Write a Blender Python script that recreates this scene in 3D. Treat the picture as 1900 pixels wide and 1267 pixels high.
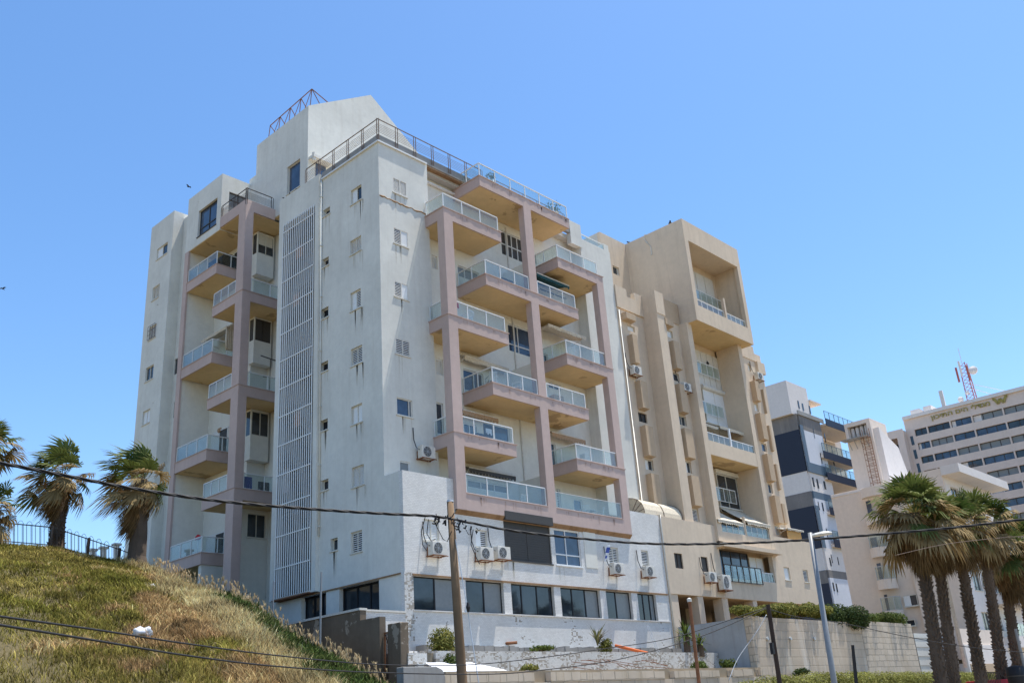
import bpy, bmesh, math, random
import numpy as np
from mathutils import Vector, Matrix

rnd = random.Random(7)
for o in list(bpy.data.objects):
    bpy.data.objects.remove(o)
SC = bpy.context.scene
COL = SC.collection

# ------------------------------------------------------------------ camera
# measured from the photograph: focal length, heading, pitch and roll
F_PX, YAW, PITCH, ROLL = 1760.8, 0.838003, 0.385320, -0.0740264
_cy, _sy, _cp, _sp = math.cos(YAW), math.sin(YAW), math.cos(PITCH), math.sin(PITCH)
FWD = np.array([_sy*_cp, _cy*_cp, _sp])
_r = np.array([_cy, -_sy, 0.0]); _u = np.cross(_r, FWD)
_cr, _sr = math.cos(ROLL), math.sin(ROLL)
RIGHT = _cr*_r + _sr*_u
UP = -_sr*_r + _cr*_u

def ray(x, y):
    return RIGHT*(x-950)/F_PX - UP*(y-633.5)/F_PX + FWD
_d = ray(706.2, 520.0); _h = math.hypot(_d[0], _d[1])
CAM = np.array([-_d[0]/_h*42.0, -_d[1]/_h*42.0, 1.6])

def on(x, y, ax, v):
    """world point seen at photo pixel (x, y) on the plane axis=v"""
    r = ray(x, y); return CAM + r*((v-CAM[ax])/r[ax])
def atd(x, y, d):
    """world point seen at photo pixel (x, y) at horizontal distance d from the camera"""
    r = ray(x, y); return CAM + r*d/math.hypot(r[0], r[1])
def zm(ox, oy, w, outw):
    s = w/outw
    return lambda x, y: (ox+x*s, oy+y*s)

cam = bpy.data.cameras.new('camera')
cam.sensor_width = 36.0; cam.lens = F_PX/1900*36.0
cam.clip_start = 0.1; cam.clip_end = 6000
camo = bpy.data.objects.new('camera', cam); COL.objects.link(camo)
camo.matrix_world = Matrix(((RIGHT[0], UP[0], -FWD[0], CAM[0]), (RIGHT[1], UP[1], -FWD[1], CAM[1]),
                            (RIGHT[2], UP[2], -FWD[2], CAM[2]), (0, 0, 0, 1)))
SC.camera = camo

# ------------------------------------------------------------------ light
SUN = np.array([0.275, -0.115, 1.0]); SUN /= np.linalg.norm(SUN)
SUN_EL = math.asin(SUN[2]); SUN_ROT = math.atan2(SUN[0], SUN[1])
world = bpy.data.worlds.new('World'); SC.world = world; world.use_nodes = True
wn = world.node_tree; wn.nodes.clear()
sky = wn.nodes.new('ShaderNodeTexSky'); sky.sky_type = 'NISHITA'; sky.sun_disc = False
sky.sun_elevation = SUN_EL; sky.sun_rotation = SUN_ROT
sky.air_density = 1.0; sky.dust_density = 0.5; sky.ozone_density = 1.8; sky.altitude = 10
bg = wn.nodes.new('ShaderNodeBackground'); bg.inputs[1].default_value = 0.15
wo = wn.nodes.new('ShaderNodeOutputWorld')
hs = wn.nodes.new('ShaderNodeHueSaturation'); hs.inputs['Saturation'].default_value = 1.2
wn.links.new(sky.outputs[0], hs.inputs['Color']); wn.links.new(hs.outputs[0], bg.inputs[0]); wn.links.new(bg.outputs[0], wo.inputs[0])
sl = bpy.data.lights.new('sun', 'SUN'); sl.energy = 4.3; sl.angle = math.radians(0.5); sl.color = (1.0, 0.955, 0.88)
so = bpy.data.objects.new('sun', sl); COL.objects.link(so)
so.rotation_euler = Vector(SUN).to_track_quat('Z', 'Y').to_euler()
so.location = (0, -40, 80)
SC.view_settings.view_transform = 'Standard'; SC.view_settings.look = 'None'
SC.view_settings.exposure = 0.65; SC.view_settings.gamma = 1.0
SC.view_settings.use_curve_mapping = False
SC.cycles.max_bounces = 8; SC.cycles.transparent_max_bounces = 24
SC.cycles.caustics_reflective = False; SC.cycles.caustics_refractive = False

# ------------------------------------------------------------------ materials
def _new(name):
    m = bpy.data.materials.new(name); m.use_nodes = True
    nt = m.node_tree; b = nt.nodes['Principled BSDF']
    return m, nt, b
def N(nt, t, **kw):
    n = nt.nodes.new(t)
    for k, v in kw.items():
        setattr(n, k, v)
    return n
def coords(nt, scale=(1, 1, 1)):
    t = N(nt, 'ShaderNodeNewGeometry'); mp = N(nt, 'ShaderNodeMapping')
    mp.inputs['Scale'].default_value = scale
    nt.links.new(t.outputs['Position'], mp.inputs[0]); return mp.outputs[0]
def noise(nt, vec, scale, detail=6, rough=.6):
    n = N(nt, 'ShaderNodeTexNoise'); n.inputs['Scale'].default_value = scale
    n.inputs['Detail'].default_value = detail; n.inputs['Roughness'].default_value = rough
    nt.links.new(vec, n.inputs['Vector']); return n.outputs[0]
def ramp(nt, fac, stops):
    r = N(nt, 'ShaderNodeValToRGB'); e = r.color_ramp.elements
    while len(e) < len(stops): e.new(.5)
    for i, (p, c) in enumerate(stops):
        e[i].position = p; e[i].color = (*c, 1) if len(c) == 3 else c
    nt.links.new(fac, r.inputs[0]); return r.outputs[0]
def mixc(nt, fac, a, b, mode='MIX'):
    m = N(nt, 'ShaderNodeMix', data_type='RGBA', blend_type=mode)
    for s, v in ((m.inputs[0], fac), (m.inputs[6], a), (m.inputs[7], b)):
        if isinstance(v, (int, float)): s.default_value = v
        elif isinstance(v, tuple): s.default_value = (*v, 1)
        else: nt.links.new(v, s)
    return m.outputs[2]
def bump(nt, b, h, strength, dist=.02):
    n = N(nt, 'ShaderNodeBump'); n.inputs['Strength'].default_value = strength; n.inputs['Distance'].default_value = dist
    nt.links.new(h, n.inputs['Height']); nt.links.new(n.outputs[0], b.inputs['Normal'])

def plaster(name, c, dark=.82, stain=(.45, .40, .33), stain_amt=.35, rough=.9, bs=.35, patch=None):
    m, nt, b = _new(name); b.inputs['Roughness'].default_value = rough
    b.inputs['Specular IOR Level'].default_value = .2
    v = coords(nt)
    big = noise(nt, v, .35, 5, .6)
    col = mixc(nt, ramp(nt, big, [(.35, (0, 0, 0)), (.68, (1, 1, 1))]), tuple(x*dark for x in c), c)
    vs = coords(nt, (2.6, 2.6, .16))                    # long vertical rain streaks
    st = ramp(nt, noise(nt, vs, 1.0, 8, .68), [(.50, (0, 0, 0)), (.74, (1, 1, 1))])
    f = N(nt, 'ShaderNodeMath', operation='MULTIPLY'); nt.links.new(st, f.inputs[0]); f.inputs[1].default_value = stain_amt
    col = mixc(nt, f.outputs[0], col, stain)
    sm = ramp(nt, noise(nt, v, 3.1, 8, .7), [(.3, (.92, .92, .92)), (.7, (1.03, 1.03, 1.03))])
    col = mixc(nt, 1.0, col, sm, 'MULTIPLY')
    if patch:
        pf = ramp(nt, noise(nt, v, patch[1], 9, .62), [(patch[2], (0, 0, 0)), (patch[2]+.02, (1, 1, 1))])
        col = mixc(nt, pf, col, patch[0])
    nt.links.new(col, b.inputs['Base Color'])
    bump(nt, b, noise(nt, v, 16, 8, .7), bs, .012)
    return m
def flat(name, c, rough=.6, metal=0.0, var=.12, spec=.3, scale=9):
    m, nt, b = _new(name); b.inputs['Roughness'].default_value = rough; b.inputs['Metallic'].default_value = metal
    b.inputs['Specular IOR Level'].default_value = spec
    v = coords(nt)
    k = ramp(nt, noise(nt, v, scale, 6, .65), [(.3, (1-var,)*3), (.7, (1+var*.4,)*3)])
    nt.links.new(mixc(nt, 1.0, c, k, 'MULTIPLY'), b.inputs['Base Color'])
    bump(nt, b, noise(nt, v, scale*3, 5, .6), .12, .01)
    return m
def tiles(name, c, mortar, w, h, miss=.0, missc=(.42, .40, .36), ax='xz', off=.5, thr=.7, msc=1.1, rough=.55, bs=.5, drip=None, warp=.0):
    m, nt, b = _new(name); b.inputs['Roughness'].default_value = rough
    g = N(nt, 'ShaderNodeNewGeometry'); sx = N(nt, 'ShaderNodeSeparateXYZ'); nt.links.new(g.outputs['Position'], sx.inputs[0])
    ad = N(nt, 'ShaderNodeMath', operation='ADD'); nt.links.new(sx.outputs[0], ad.inputs[0]); nt.links.new(sx.outputs[1], ad.inputs[1])
    cx = N(nt, 'ShaderNodeCombineXYZ'); nt.links.new(ad.outputs[0], cx.inputs[0]); nt.links.new(sx.outputs[2], cx.inputs[1])
    br = N(nt, 'ShaderNodeTexBrick'); br.offset = off; br.inputs['Scale'].default_value = 1
    br.inputs['Brick Width'].default_value = w; br.inputs['Row Height'].default_value = h
    br.inputs['Mortar Size'].default_value = min(w, h)*.07; br.inputs['Mortar Smooth'].default_value = .2
    br.inputs['Color1'].default_value = (*[x*.93 for x in c], 1); br.inputs['Color2'].default_value = (*[min(1, x*1.05) for x in c], 1)
    br.inputs['Mortar'].default_value = (*mortar, 1); nt.links.new(cx.outputs[0], br.inputs['Vector'])
    col = br.outputs[0]
    v = coords(nt)
    col = mixc(nt, 1.0, col, ramp(nt, noise(nt, v, .8, 7, .65), [(.3, (.84, .83, .81)), (.7, (1.02, 1.02, 1.02))]), 'MULTIPLY')
    if drip:
        vs = coords(nt, (1.3, 1.3, .10)); st = ramp(nt, noise(nt, vs, 1.0, 9, .7), [(.52, (0, 0, 0)), (.68, (1, 1, 1))])
        mf = N(nt, 'ShaderNodeMath', operation='MULTIPLY'); nt.links.new(st, mf.inputs[0]); mf.inputs[1].default_value = .6
        col = mixc(nt, mf.outputs[0], col, drip)
    if warp:
        wv = N(nt, 'ShaderNodeTexNoise'); wv.inputs['Scale'].default_value = 2.0; nt.links.new(v, wv.inputs['Vector'])
        wa = N(nt, 'ShaderNodeVectorMath', operation='MULTIPLY_ADD'); nt.links.new(wv.outputs[1], wa.inputs[0]); wa.inputs[1].default_value = (warp*2,)*3; nt.links.new(cx.outputs[0], wa.inputs[2])
        nt.links.new(wa.outputs[0], br.inputs['Vector'])
    hgt = br.outputs[1]
    if miss:
        wn_ = N(nt, 'ShaderNodeTexWhiteNoise', noise_dimensions='2D')
        sn = N(nt, 'ShaderNodeVectorMath', operation='SNAP'); sn.inputs[1].default_value = (w, h, 1)
        nt.links.new(cx.outputs[0], sn.inputs[0]); nt.links.new(sn.outputs[0], wn_.inputs['Vector'])
        zone = ramp(nt, noise(nt, v, msc, 6, .7), [(thr-.14, (0, 0, 0)), (thr+.06, (1, 1, 1))])
        pr = N(nt, 'ShaderNodeMath', operation='MULTIPLY'); nt.links.new(zone, pr.inputs[0]); nt.links.new(wn_.outputs[0], pr.inputs[1])
        gt = N(nt, 'ShaderNodeMath', operation='GREATER_THAN'); nt.links.new(pr.outputs[0], gt.inputs[0]); gt.inputs[1].default_value = 1-miss
        mc = mixc(nt, wn_.outputs[0], tuple(x*.55 for x in missc), tuple(min(1, x*1.5) for x in missc))
        col = mixc(nt, gt.outputs[0], col, mc)
    nt.links.new(col, b.inputs['Base Color'])
    iv = N(nt, 'ShaderNodeMath', operation='SUBTRACT'); iv.inputs[0].default_value = 1; nt.links.new(hgt, iv.inputs[1])
    bump(nt, b, iv.outputs[0], bs, .012)
    return m
def pane_mat(name, tint, alpha, rough=.02):
    """clear balcony glass: mostly see-through, tinted, with mirror reflections at glancing angles"""
    m, nt, b = _new(name); nt.nodes.remove(b)
    out = nt.nodes['Material Output']
    tr = N(nt, 'ShaderNodeBsdfTransparent'); tr.inputs[0].default_value = (*tint, 1)
    gl = N(nt, 'ShaderNodeBsdfGlossy'); gl.inputs['Roughness'].default_value = rough; gl.inputs[0].default_value = (.95, .98, 1, 1)
    df = N(nt, 'ShaderNodeBsdfDiffuse'); df.inputs[0].default_value = (.68, .73, .70, 1)
    m0 = N(nt, 'ShaderNodeMixShader'); m0.inputs[0].default_value = alpha
    nt.links.new(tr.outputs[0], m0.inputs[1]); nt.links.new(df.outputs[0], m0.inputs[2])
    lw = N(nt, 'ShaderNodeLayerWeight'); lw.inputs[0].default_value = .5
    pw = N(nt, 'ShaderNodeMath', operation='POWER'); nt.links.new(lw.outputs[1], pw.inputs[0]); pw.inputs[1].default_value = 4.0
    ma = N(nt, 'ShaderNodeMath', operation='MULTIPLY_ADD'); nt.links.new(pw.outputs[0], ma.inputs[0]); ma.inputs[1].default_value = .55; ma.inputs[2].default_value = .05
    mx = N(nt, 'ShaderNodeMixShader'); nt.links.new(ma.outputs[0], mx.inputs[0])
    nt.links.new(m0.outputs[0], mx.inputs[1]); nt.links.new(gl.outputs[0], mx.inputs[2]); nt.links.new(mx.outputs[0], out.inputs[0])
    return m
def dark_glass(name, c=(.02, .028, .036), rough=.04, spec=.6):
    m, nt, b = _new(name); b.inputs['Roughness'].default_value = rough; b.inputs['Specular IOR Level'].default_value = spec
    v = coords(nt); k = noise(nt, v, .7, 4, .6)
    nt.links.new(mixc(nt, ramp(nt, k, [(.4, (0, 0, 0)), (.65, (1, 1, 1))]), c, tuple(x*2.1 for x in c)), b.inputs['Base Color'])
    bump(nt, b, noise(nt, v, 1.3, 3), .03, .05)
    return m
def attr_mat(name, rough=.8, trans=.25, spec=.1):
    m, nt, b = _new(name); b.inputs['Roughness'].default_value = rough; b.inputs['Specular IOR Level'].default_value = spec
    a = N(nt, 'ShaderNodeAttribute', attribute_name='Col')
    nt.links.new(a.outputs[0], b.inputs['Base Color'])
    if trans:
        out = nt.nodes['Material Output']
        t = N(nt, 'ShaderNodeBsdfTranslucent'); nt.links.new(a.outputs[0], t.inputs[0])
        mx = N(nt, 'ShaderNodeMixShader'); mx.inputs[0].default_value = trans
        nt.links.new(b.outputs[0], mx.inputs[1]); nt.links.new(t.outputs[0], mx.inputs[2]); nt.links.new(mx.outputs[0], out.inputs[0])
    return m
M = {}
M['white'] = plaster('white_plaster', (.765, .755, .69), .86, (.50, .46, .39), .30, bs=.2, patch=((.50, .46, .39), 1.2, .70))
M['white_clean'] = plaster('white_plaster_inner', (.80, .78, .70), .93, stain_amt=.12)
M['pink'] = plaster('mauve_plaster', (.585, .45, .40), .88, (.40, .31, .28), .25, bs=.5)
M['cream'] = plaster('cream_soffit_paint', (.765, .57, .31), .84, (.55, .42, .24), .2, patch=((.47, .33, .18), .5, .60))
M['tan'] = plaster('tan_plaster', (.725, .595, .45), .90, (.40, .31, .22), .30, bs=.5)
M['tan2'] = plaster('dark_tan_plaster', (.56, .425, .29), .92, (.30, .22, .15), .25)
M['roofing'] = plaster('pale_roof_coating', (.62, .60, .55), .85)
M['concrete'] = plaster('grey_concrete', (.36, .355, .34), .78, (.2, .18, .15), .4)
M['cblock'] = plaster('dark_rendered_block', (.225, .175, .125), .55, (.09, .07, .05), .6, bs=1.0, patch=((.36, .30, .23), .9, .58))
M['rust_conc'] = plaster('spalled_concrete', (.40, .25, .14), .6, (.15, .08, .04), .7, bs=1.0)
M['tile'] = tiles('small_white_tiles', (.78, .76, .72), (.56, .55, .53), .16, .075, miss=.42, thr=.66, msc=.75)
M['tile_bad'] = tiles('broken_white_tiles', (.70, .69, .66), (.46, .45, .43), .10, .055, miss=.55, thr=.50, msc=1.3, missc=(.27, .24, .20))
M['tile_base'] = tiles('chipped_white_tiles', (.76, .745, .71), (.55, .54, .52), .12, .06, miss=.50, thr=.60, msc=.8, missc=(.25, .22, .18))
M['stone'] = tiles('rough_stone_blocks', (.62, .53, .42), (.40, .35, .28), .95, .36, bs=1.0, rough=.95, drip=(.45, .36, .24), warp=.05)
M['stone2'] = tiles('cut_stone_wall', (.60, .50, .385), (.50, .42, .32), 1.9, .46, bs=.5, rough=.95, drip=(.80, .76, .68))
M['bluewash'] = plaster('blue_grey_render', (.42, .45, .48), .8, (.22, .2, .18), .5)
M['whitemetal'] = flat('white_painted_metal', (.80, .81, .80), .45, var=.08)
M['offwhite'] = flat('off_white_enamel', (.70, .67, .60), .5, var=.15)
M['frame'] = flat('aged_white_frame', (.66, .63, .55), .5, var=.15)
M['darkmetal'] = flat('dark_brown_metal', (.065, .05, .042), .55, var=.3)
M['rail'] = flat('rusty_rail', (.21, .15, .115), .7, var=.4)
M['rust'] = flat('rust', (.27, .12, .06), .9, var=.4)
M['black'] = flat('black_rubber', (.02, .02, .022), .6)
M['charcoal'] = flat('charcoal_louvre', (.07, .065, .06), .6)
M['room_shade'] = flat('painted_room_shade', (.02, .02, .024), .9)  # near-black colour with the shade of unlit interiors painted in
M['wood'] = plaster('weathered_pole_wood', (.30, .20, .12), .6, (.12, .08, .05), .6, bs=.7)
M['darkwood'] = plaster('dark_wood', (.07, .05, .04), .6, (.03, .02, .02), .4)
M['stain'] = flat('rain_stain', (.60, .57, .49), .95, var=.2)
M['ruststain'] = flat('rust_stain', (.42, .30, .20), .95, var=.3)
M['pinkstain'] = flat('mauve_stain', (.45, .32, .27), .95, var=.2)
M['lampgrey'] = flat('grey_lamp_paint', (.27, .275, .28), .5, .2, var=.12)
M['steel'] = flat('galvanised_steel', (.55, .57, .58), .45, .3, var=.12)
M['glass'] = dark_glass('window_glass')
M['glass_b'] = dark_glass('blue_window_glass', (.03, .05, .085))
M['curtain'] = flat('grey_curtain', (.22, .235, .235), .35, spec=.5)
M['shade'] = flat('roller_blind_cream', (.66, .62, .52), .7)
M['pane'] = pane_mat('balcony_glass', (.86, .91, .91), .02)
M['pane2'] = pane_mat('aqua_glass', (.87, .93, .92), .05)
M['canvas'] = flat('cream_canvas', (.66, .58, .45), .9, var=.25)
M['canvas_o'] = flat('striped_canvas', (.50, .34, .22), .9, var=.5, scale=14)
M['canvas_g'] = flat('dark_green_canvas', (.02, .075, .08), .8, var=.2)
M['navy'] = flat('dark_blue_panels', (.022, .028, .05), .45, var=.15)
M['teal'] = flat('teal_panel', (.12, .17, .22), .5)
M['blueblock'] = plaster('pale_blue_render', (.66, .68, .73), .93, stain_amt=.12)
M['greyblock'] = plaster('grey_block_infill', (.24, .225, .215), .8)
M['hotel'] = plaster('beige_hotel_wall', (.74, .62, .54), .92, stain_amt=.15)
M['bgwhite'] = plaster('far_white_plaster', (.78, .73, .69), .93, stain_amt=.12)
M['bgcream'] = plaster('far_cream_plaster', (.80, .69, .59), .94, stain_amt=.15)
M['gold'] = flat('mustard_letters', (.36, .29, .08), .5)
M['redwhite'] = flat('red_lattice', (.42, .13, .10), .6)
M['orange'] = flat('orange_tube', (.70, .17, .05), .6)
M['red'] = flat('red_cloth', (.5, .03, .03), .7)
M['blue'] = flat('blue_cloth', (.05, .09, .35), .7)
M['whitecloth'] = flat('white_cloth', (.78, .79, .82), .8)
M['plastic'] = flat('thin_white_plastic', (.60, .61, .63), .5, var=.3, scale=14)
M['leaf'] = attr_mat('foliage', .7, .25)
M['dry'] = attr_mat('dry_foliage', .9, .2)
M['bark'] = plaster('palm_bark', (.155, .115, .085), .55, (.05, .035, .025), .5, bs=1.0)
M['soil'] = plaster('dry_soil', (.26, .19, .11), .7, (.13, .10, .05), .4, bs=.8)
M['hillsoil'] = plaster('hill_thatch', (.17, .135, .065), .6, (.09, .08, .03), .5, bs=1.0)
M['asphalt'] = plaster('asphalt', (.10, .10, .10), .8)
M['sand'] = plaster('sandy_ground', (.34, .28, .20), .8)
M['scrub'] = plaster('dry_scrub_ground', (.25, .19, .11), .8, (.15, .12, .07), .4)
M['tank'] = flat('white_water_tank', (.66, .64, .62), .5, var=.3)
M['greenpot'] = flat('green_plastic', (.06, .30, .10), .5)
M['ice'] = flat('aqua_panel', (.40, .60, .62), .3, spec=.6)
M['feather'] = flat('dark_feathers', (.03, .03, .035), .8)

# ------------------------------------------------------------------ mesh helpers
class MB:
    def __init__(s): s.v = []; s.f = []; s.c = None
    def quad(s, a, b, c, d):
        n = len(s.v); s.v += [tuple(a), tuple(b), tuple(c), tuple(d)]; s.f.append((n, n+1, n+2, n+3)); return s
    def poly(s, pts):
        n = len(s.v); s.v += [tuple(p) for p in pts]; s.f.append(tuple(range(n, n+len(pts)))); return s
    def box(s, x0, x1, y0, y1, z0, z1):
        if x0 > x1: x0, x1 = x1, x0
        if y0 > y1: y0, y1 = y1, y0
        if z0 > z1: z0, z1 = z1, z0
        n = len(s.v)
        s.v += [(x0, y0, z0), (x1, y0, z0), (x1, y1, z0), (x0, y1, z0), (x0, y0, z1), (x1, y0, z1), (x1, y1, z1), (x0, y1, z1)]
        s.f += [(n, n+3, n+2, n+1), (n+4, n+5, n+6, n+7), (n, n+1, n+5, n+4), (n+1, n+2, n+6, n+5), (n+2, n+3, n+7, n+6), (n+3, n, n+4, n+7)]
        return s
    def prism(s, pts, ext):
        """closed polygon pts (3d) extruded by vector ext"""
        n = len(s.v); k = len(pts); e = np.array(ext, float)
        s.v += [tuple(p) for p in pts] + [tuple(np.array(p, float)+e) for p in pts]
        s.f += [tuple(range(n, n+k))[::-1], tuple(range(n+k, n+2*k))]
        for i in range(k):
            j = (i+1) % k; s.f.append((n+i, n+j, n+k+j, n+k+i))
        return s
    def tube(s, pts, r, n=6, cap=True):
        pts = [Vector(p) for p in pts]; base = len(s.v)
        for i, p in enumerate(pts):
            t = (pts[min(i+1, len(pts)-1)]-pts[max(i-1, 0)]).normalized()
            a = t.orthogonal().normalized() if abs(t.z) < .9 else Vector((1, 0, 0))
            a = (a - t*a.dot(t)).normalized(); b = t.cross(a)
            rr = r[i] if isinstance(r, (list, tuple)) else r
            for k in range(n):
                q = p + (a*math.cos(2*math.pi*k/n) + b*math.sin(2*math.pi*k/n))*rr; s.v.append(tuple(q))
        for i in range(len(pts)-1):
            for k in range(n):
                k2 = (k+1) % n
                s.f.append((base+i*n+k, base+i*n+k2, base+(i+1)*n+k2, base+(i+1)*n+k))
        if cap:
            s.f.append(tuple(base+k for k in range(n))[::-1]); s.f.append(tuple(base+(len(pts)-1)*n+k for k in range(n)))
        return s
    def bar(s, p, q, w, h=None):
        """square bar from p to q"""
        h = h or w; p = Vector(p); q = Vector(q); t = (q-p).normalized()
        up = Vector((0, 0, 1)) if abs(t.z) < .9 else Vector((0, 1, 0))
        a = t.cross(up).normalized(); b = a.cross(t)
        pts = [p+a*w/2+b*h/2, p-a*w/2+b*h/2, p-a*w/2-b*h/2, p+a*w/2-b*h/2]
        return s.prism(pts, q-p)
    def build(s, name, mat, parent=None, smooth=False, bevel=0, recalc=False):
        me = bpy.data.meshes.new(name); me.from_pydata(s.v, [], s.f)
        if recalc or bevel:
            bm = bmesh.new(); bm.from_mesh(me)
            bmesh.ops.recalc_face_normals(bm, faces=bm.faces)
            bm.to_mesh(me); bm.free()
        me.materials.append(M[mat] if isinstance(mat, str) else mat)
        if smooth:
            for p in me.polygons: p.use_smooth = True
        if s.c is not None:
            a = me.color_attributes.new('Col', 'FLOAT_COLOR', 'POINT')
            a.data.foreach_set('color', np.array(s.c, dtype=np.float32).ravel())
        me.update()
        o = bpy.data.objects.new(name, me); COL.objects.link(o)
        if parent is not None:
            o.parent = parent
            w = wloc(parent)
            o.matrix_parent_inverse = Matrix.Translation(-w) if not parent.get('_local') else Matrix.Identity(4)
        if bevel:
            bv = o.modifiers.new('bevel', 'BEVEL'); bv.width = bevel; bv.segments = 2; bv.limit_method = 'ANGLE'
        return o
def wloc(o):
    w = Vector(o.location)
    if o.parent is not None: return Vector((0, 0, 0)) if not o.parent.get('_p') else w
    return w
def thing(name, label, cat, loc=(0, 0, 0), rz=0.0, group=None, local=False):
    """an Empty at the thing's base; parts are built in world coordinates (or local ones if local)"""
    o = bpy.data.objects.new(name, None); COL.objects.link(o); o.empty_display_size = .3
    o.location = loc; o.rotation_euler = (0, 0, rz); tag(o, label, cat, group)
    if local: o['_local'] = 1
    return o
def tag(o, label, cat, group=None, kind=None):
    o['label'] = label; o['category'] = cat
    if group: o['group'] = group
    if kind: o['kind'] = kind
    return o
def struct(o): o['kind'] = 'structure'; return o
def kids(o): return [c for c in ALLKIDS(o)]
def ALLKIDS(o): return [c for c in COL.objects if c.parent == o]
def copy_tree(o, parent=None, loc=None, rz=None, label=None):
    kd = ALLKIDS(o)
    c = o.copy(); COL.objects.link(c)
    if parent is not None: c.parent = parent
    if loc is not None: c.location = loc
    if rz is not None: c.rotation_euler = (0, 0, rz)
    if label: c['label'] = label
    for k in kd: copy_tree(k, c)
    return c

# axis-aware boxes: u runs along the wall, d goes INTO the wall from its face, z up
def wbox(mb, ax, val, u0, u1, d0, d1, z0, z1):
    if ax == 1: mb.box(u0, u1, val+d0, val+d1, z0, z1)
    else: mb.box(val+d0, val+d1, u0, u1, z0, z1)
    return mb
def wpt(ax, val, u, d, z): return (u, val+d, z) if ax == 1 else (val+d, u, z)
def rect(ax, val, p, q):
    """two photo pixels (opposite corners) -> u0,u1,z0,z1 on the wall plane"""
    a, b = on(*p, ax, val), on(*q, ax, val); i = 0 if ax == 1 else 1
    return (min(a[i], b[i]), max(a[i], b[i]), min(a[2], b[2]), max(a[2], b[2]))
def wall(mb, ax, val, u0, u1, z0, z1, holes=(), depth=.25):
    """a slab of wall facing -axis with real openings cut through it"""
    us = sorted(set([u0, u1] + [min(max(h[k], u0), u1) for h in holes for k in (0, 1)]))
    zs = sorted(set([z0, z1] + [min(max(h[k], z0), z1) for h in holes for k in (2, 3)]))
    def solid(i, j):
        if i < 0 or j < 0 or i >= len(us)-1 or j >= len(zs)-1: return False
        cu, cz = (us[i]+us[i+1])/2, (zs[j]+zs[j+1])/2
        return not any(h[0] < cu < h[1] and h[2] < cz < h[3] for h in holes)
    P = lambda u, d, z: wpt(ax, val, u, d, z)
    for i in range(len(us)-1):
        for j in range(len(zs)-1):
            if not solid(i, j): continue
            a, b, c, d = us[i], us[i+1], zs[j], zs[j+1]
            mb.quad(P(a, 0, c), P(b, 0, c), P(b, 0, d), P(a, 0, d))
            mb.quad(P(a, depth, c), P(a, depth, d), P(b, depth, d), P(b, depth, c))
            if not solid(i-1, j): mb.quad(P(a, 0, c), P(a, 0, d), P(a, depth, d), P(a, depth, c))
            if not solid(i+1, j): mb.quad(P(b, 0, c), P(b, depth, c), P(b, depth, d), P(b, 0, d))
            if not solid(i, j-1): mb.quad(P(a, 0, c), P(a, depth, c), P(b, depth, c), P(b, 0, c))
            if not solid(i, j+1): mb.quad(P(a, 0, d), P(b, 0, d), P(b, depth, d), P(a, depth, d))
    return mb
def slats(mb, ax, val, u0, u1, z0, z1, d, n, tilt=.5):
    st = (z1-z0)/n
    for k in range(n):
        z = z0+st*k
        a, b = [wpt(ax, val, u, d+.028, z+st*.95) for u in (u0, u1)]
        c, e = [wpt(ax, val, u, d, z+st*(1-tilt)) if False else wpt(ax, val, u, d, z+st*.30) for u in (u0, u1)]
        mb.prism([a, b, e, c], Vector(wpt(ax, 0, 0, -.006, .004)))
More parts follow.
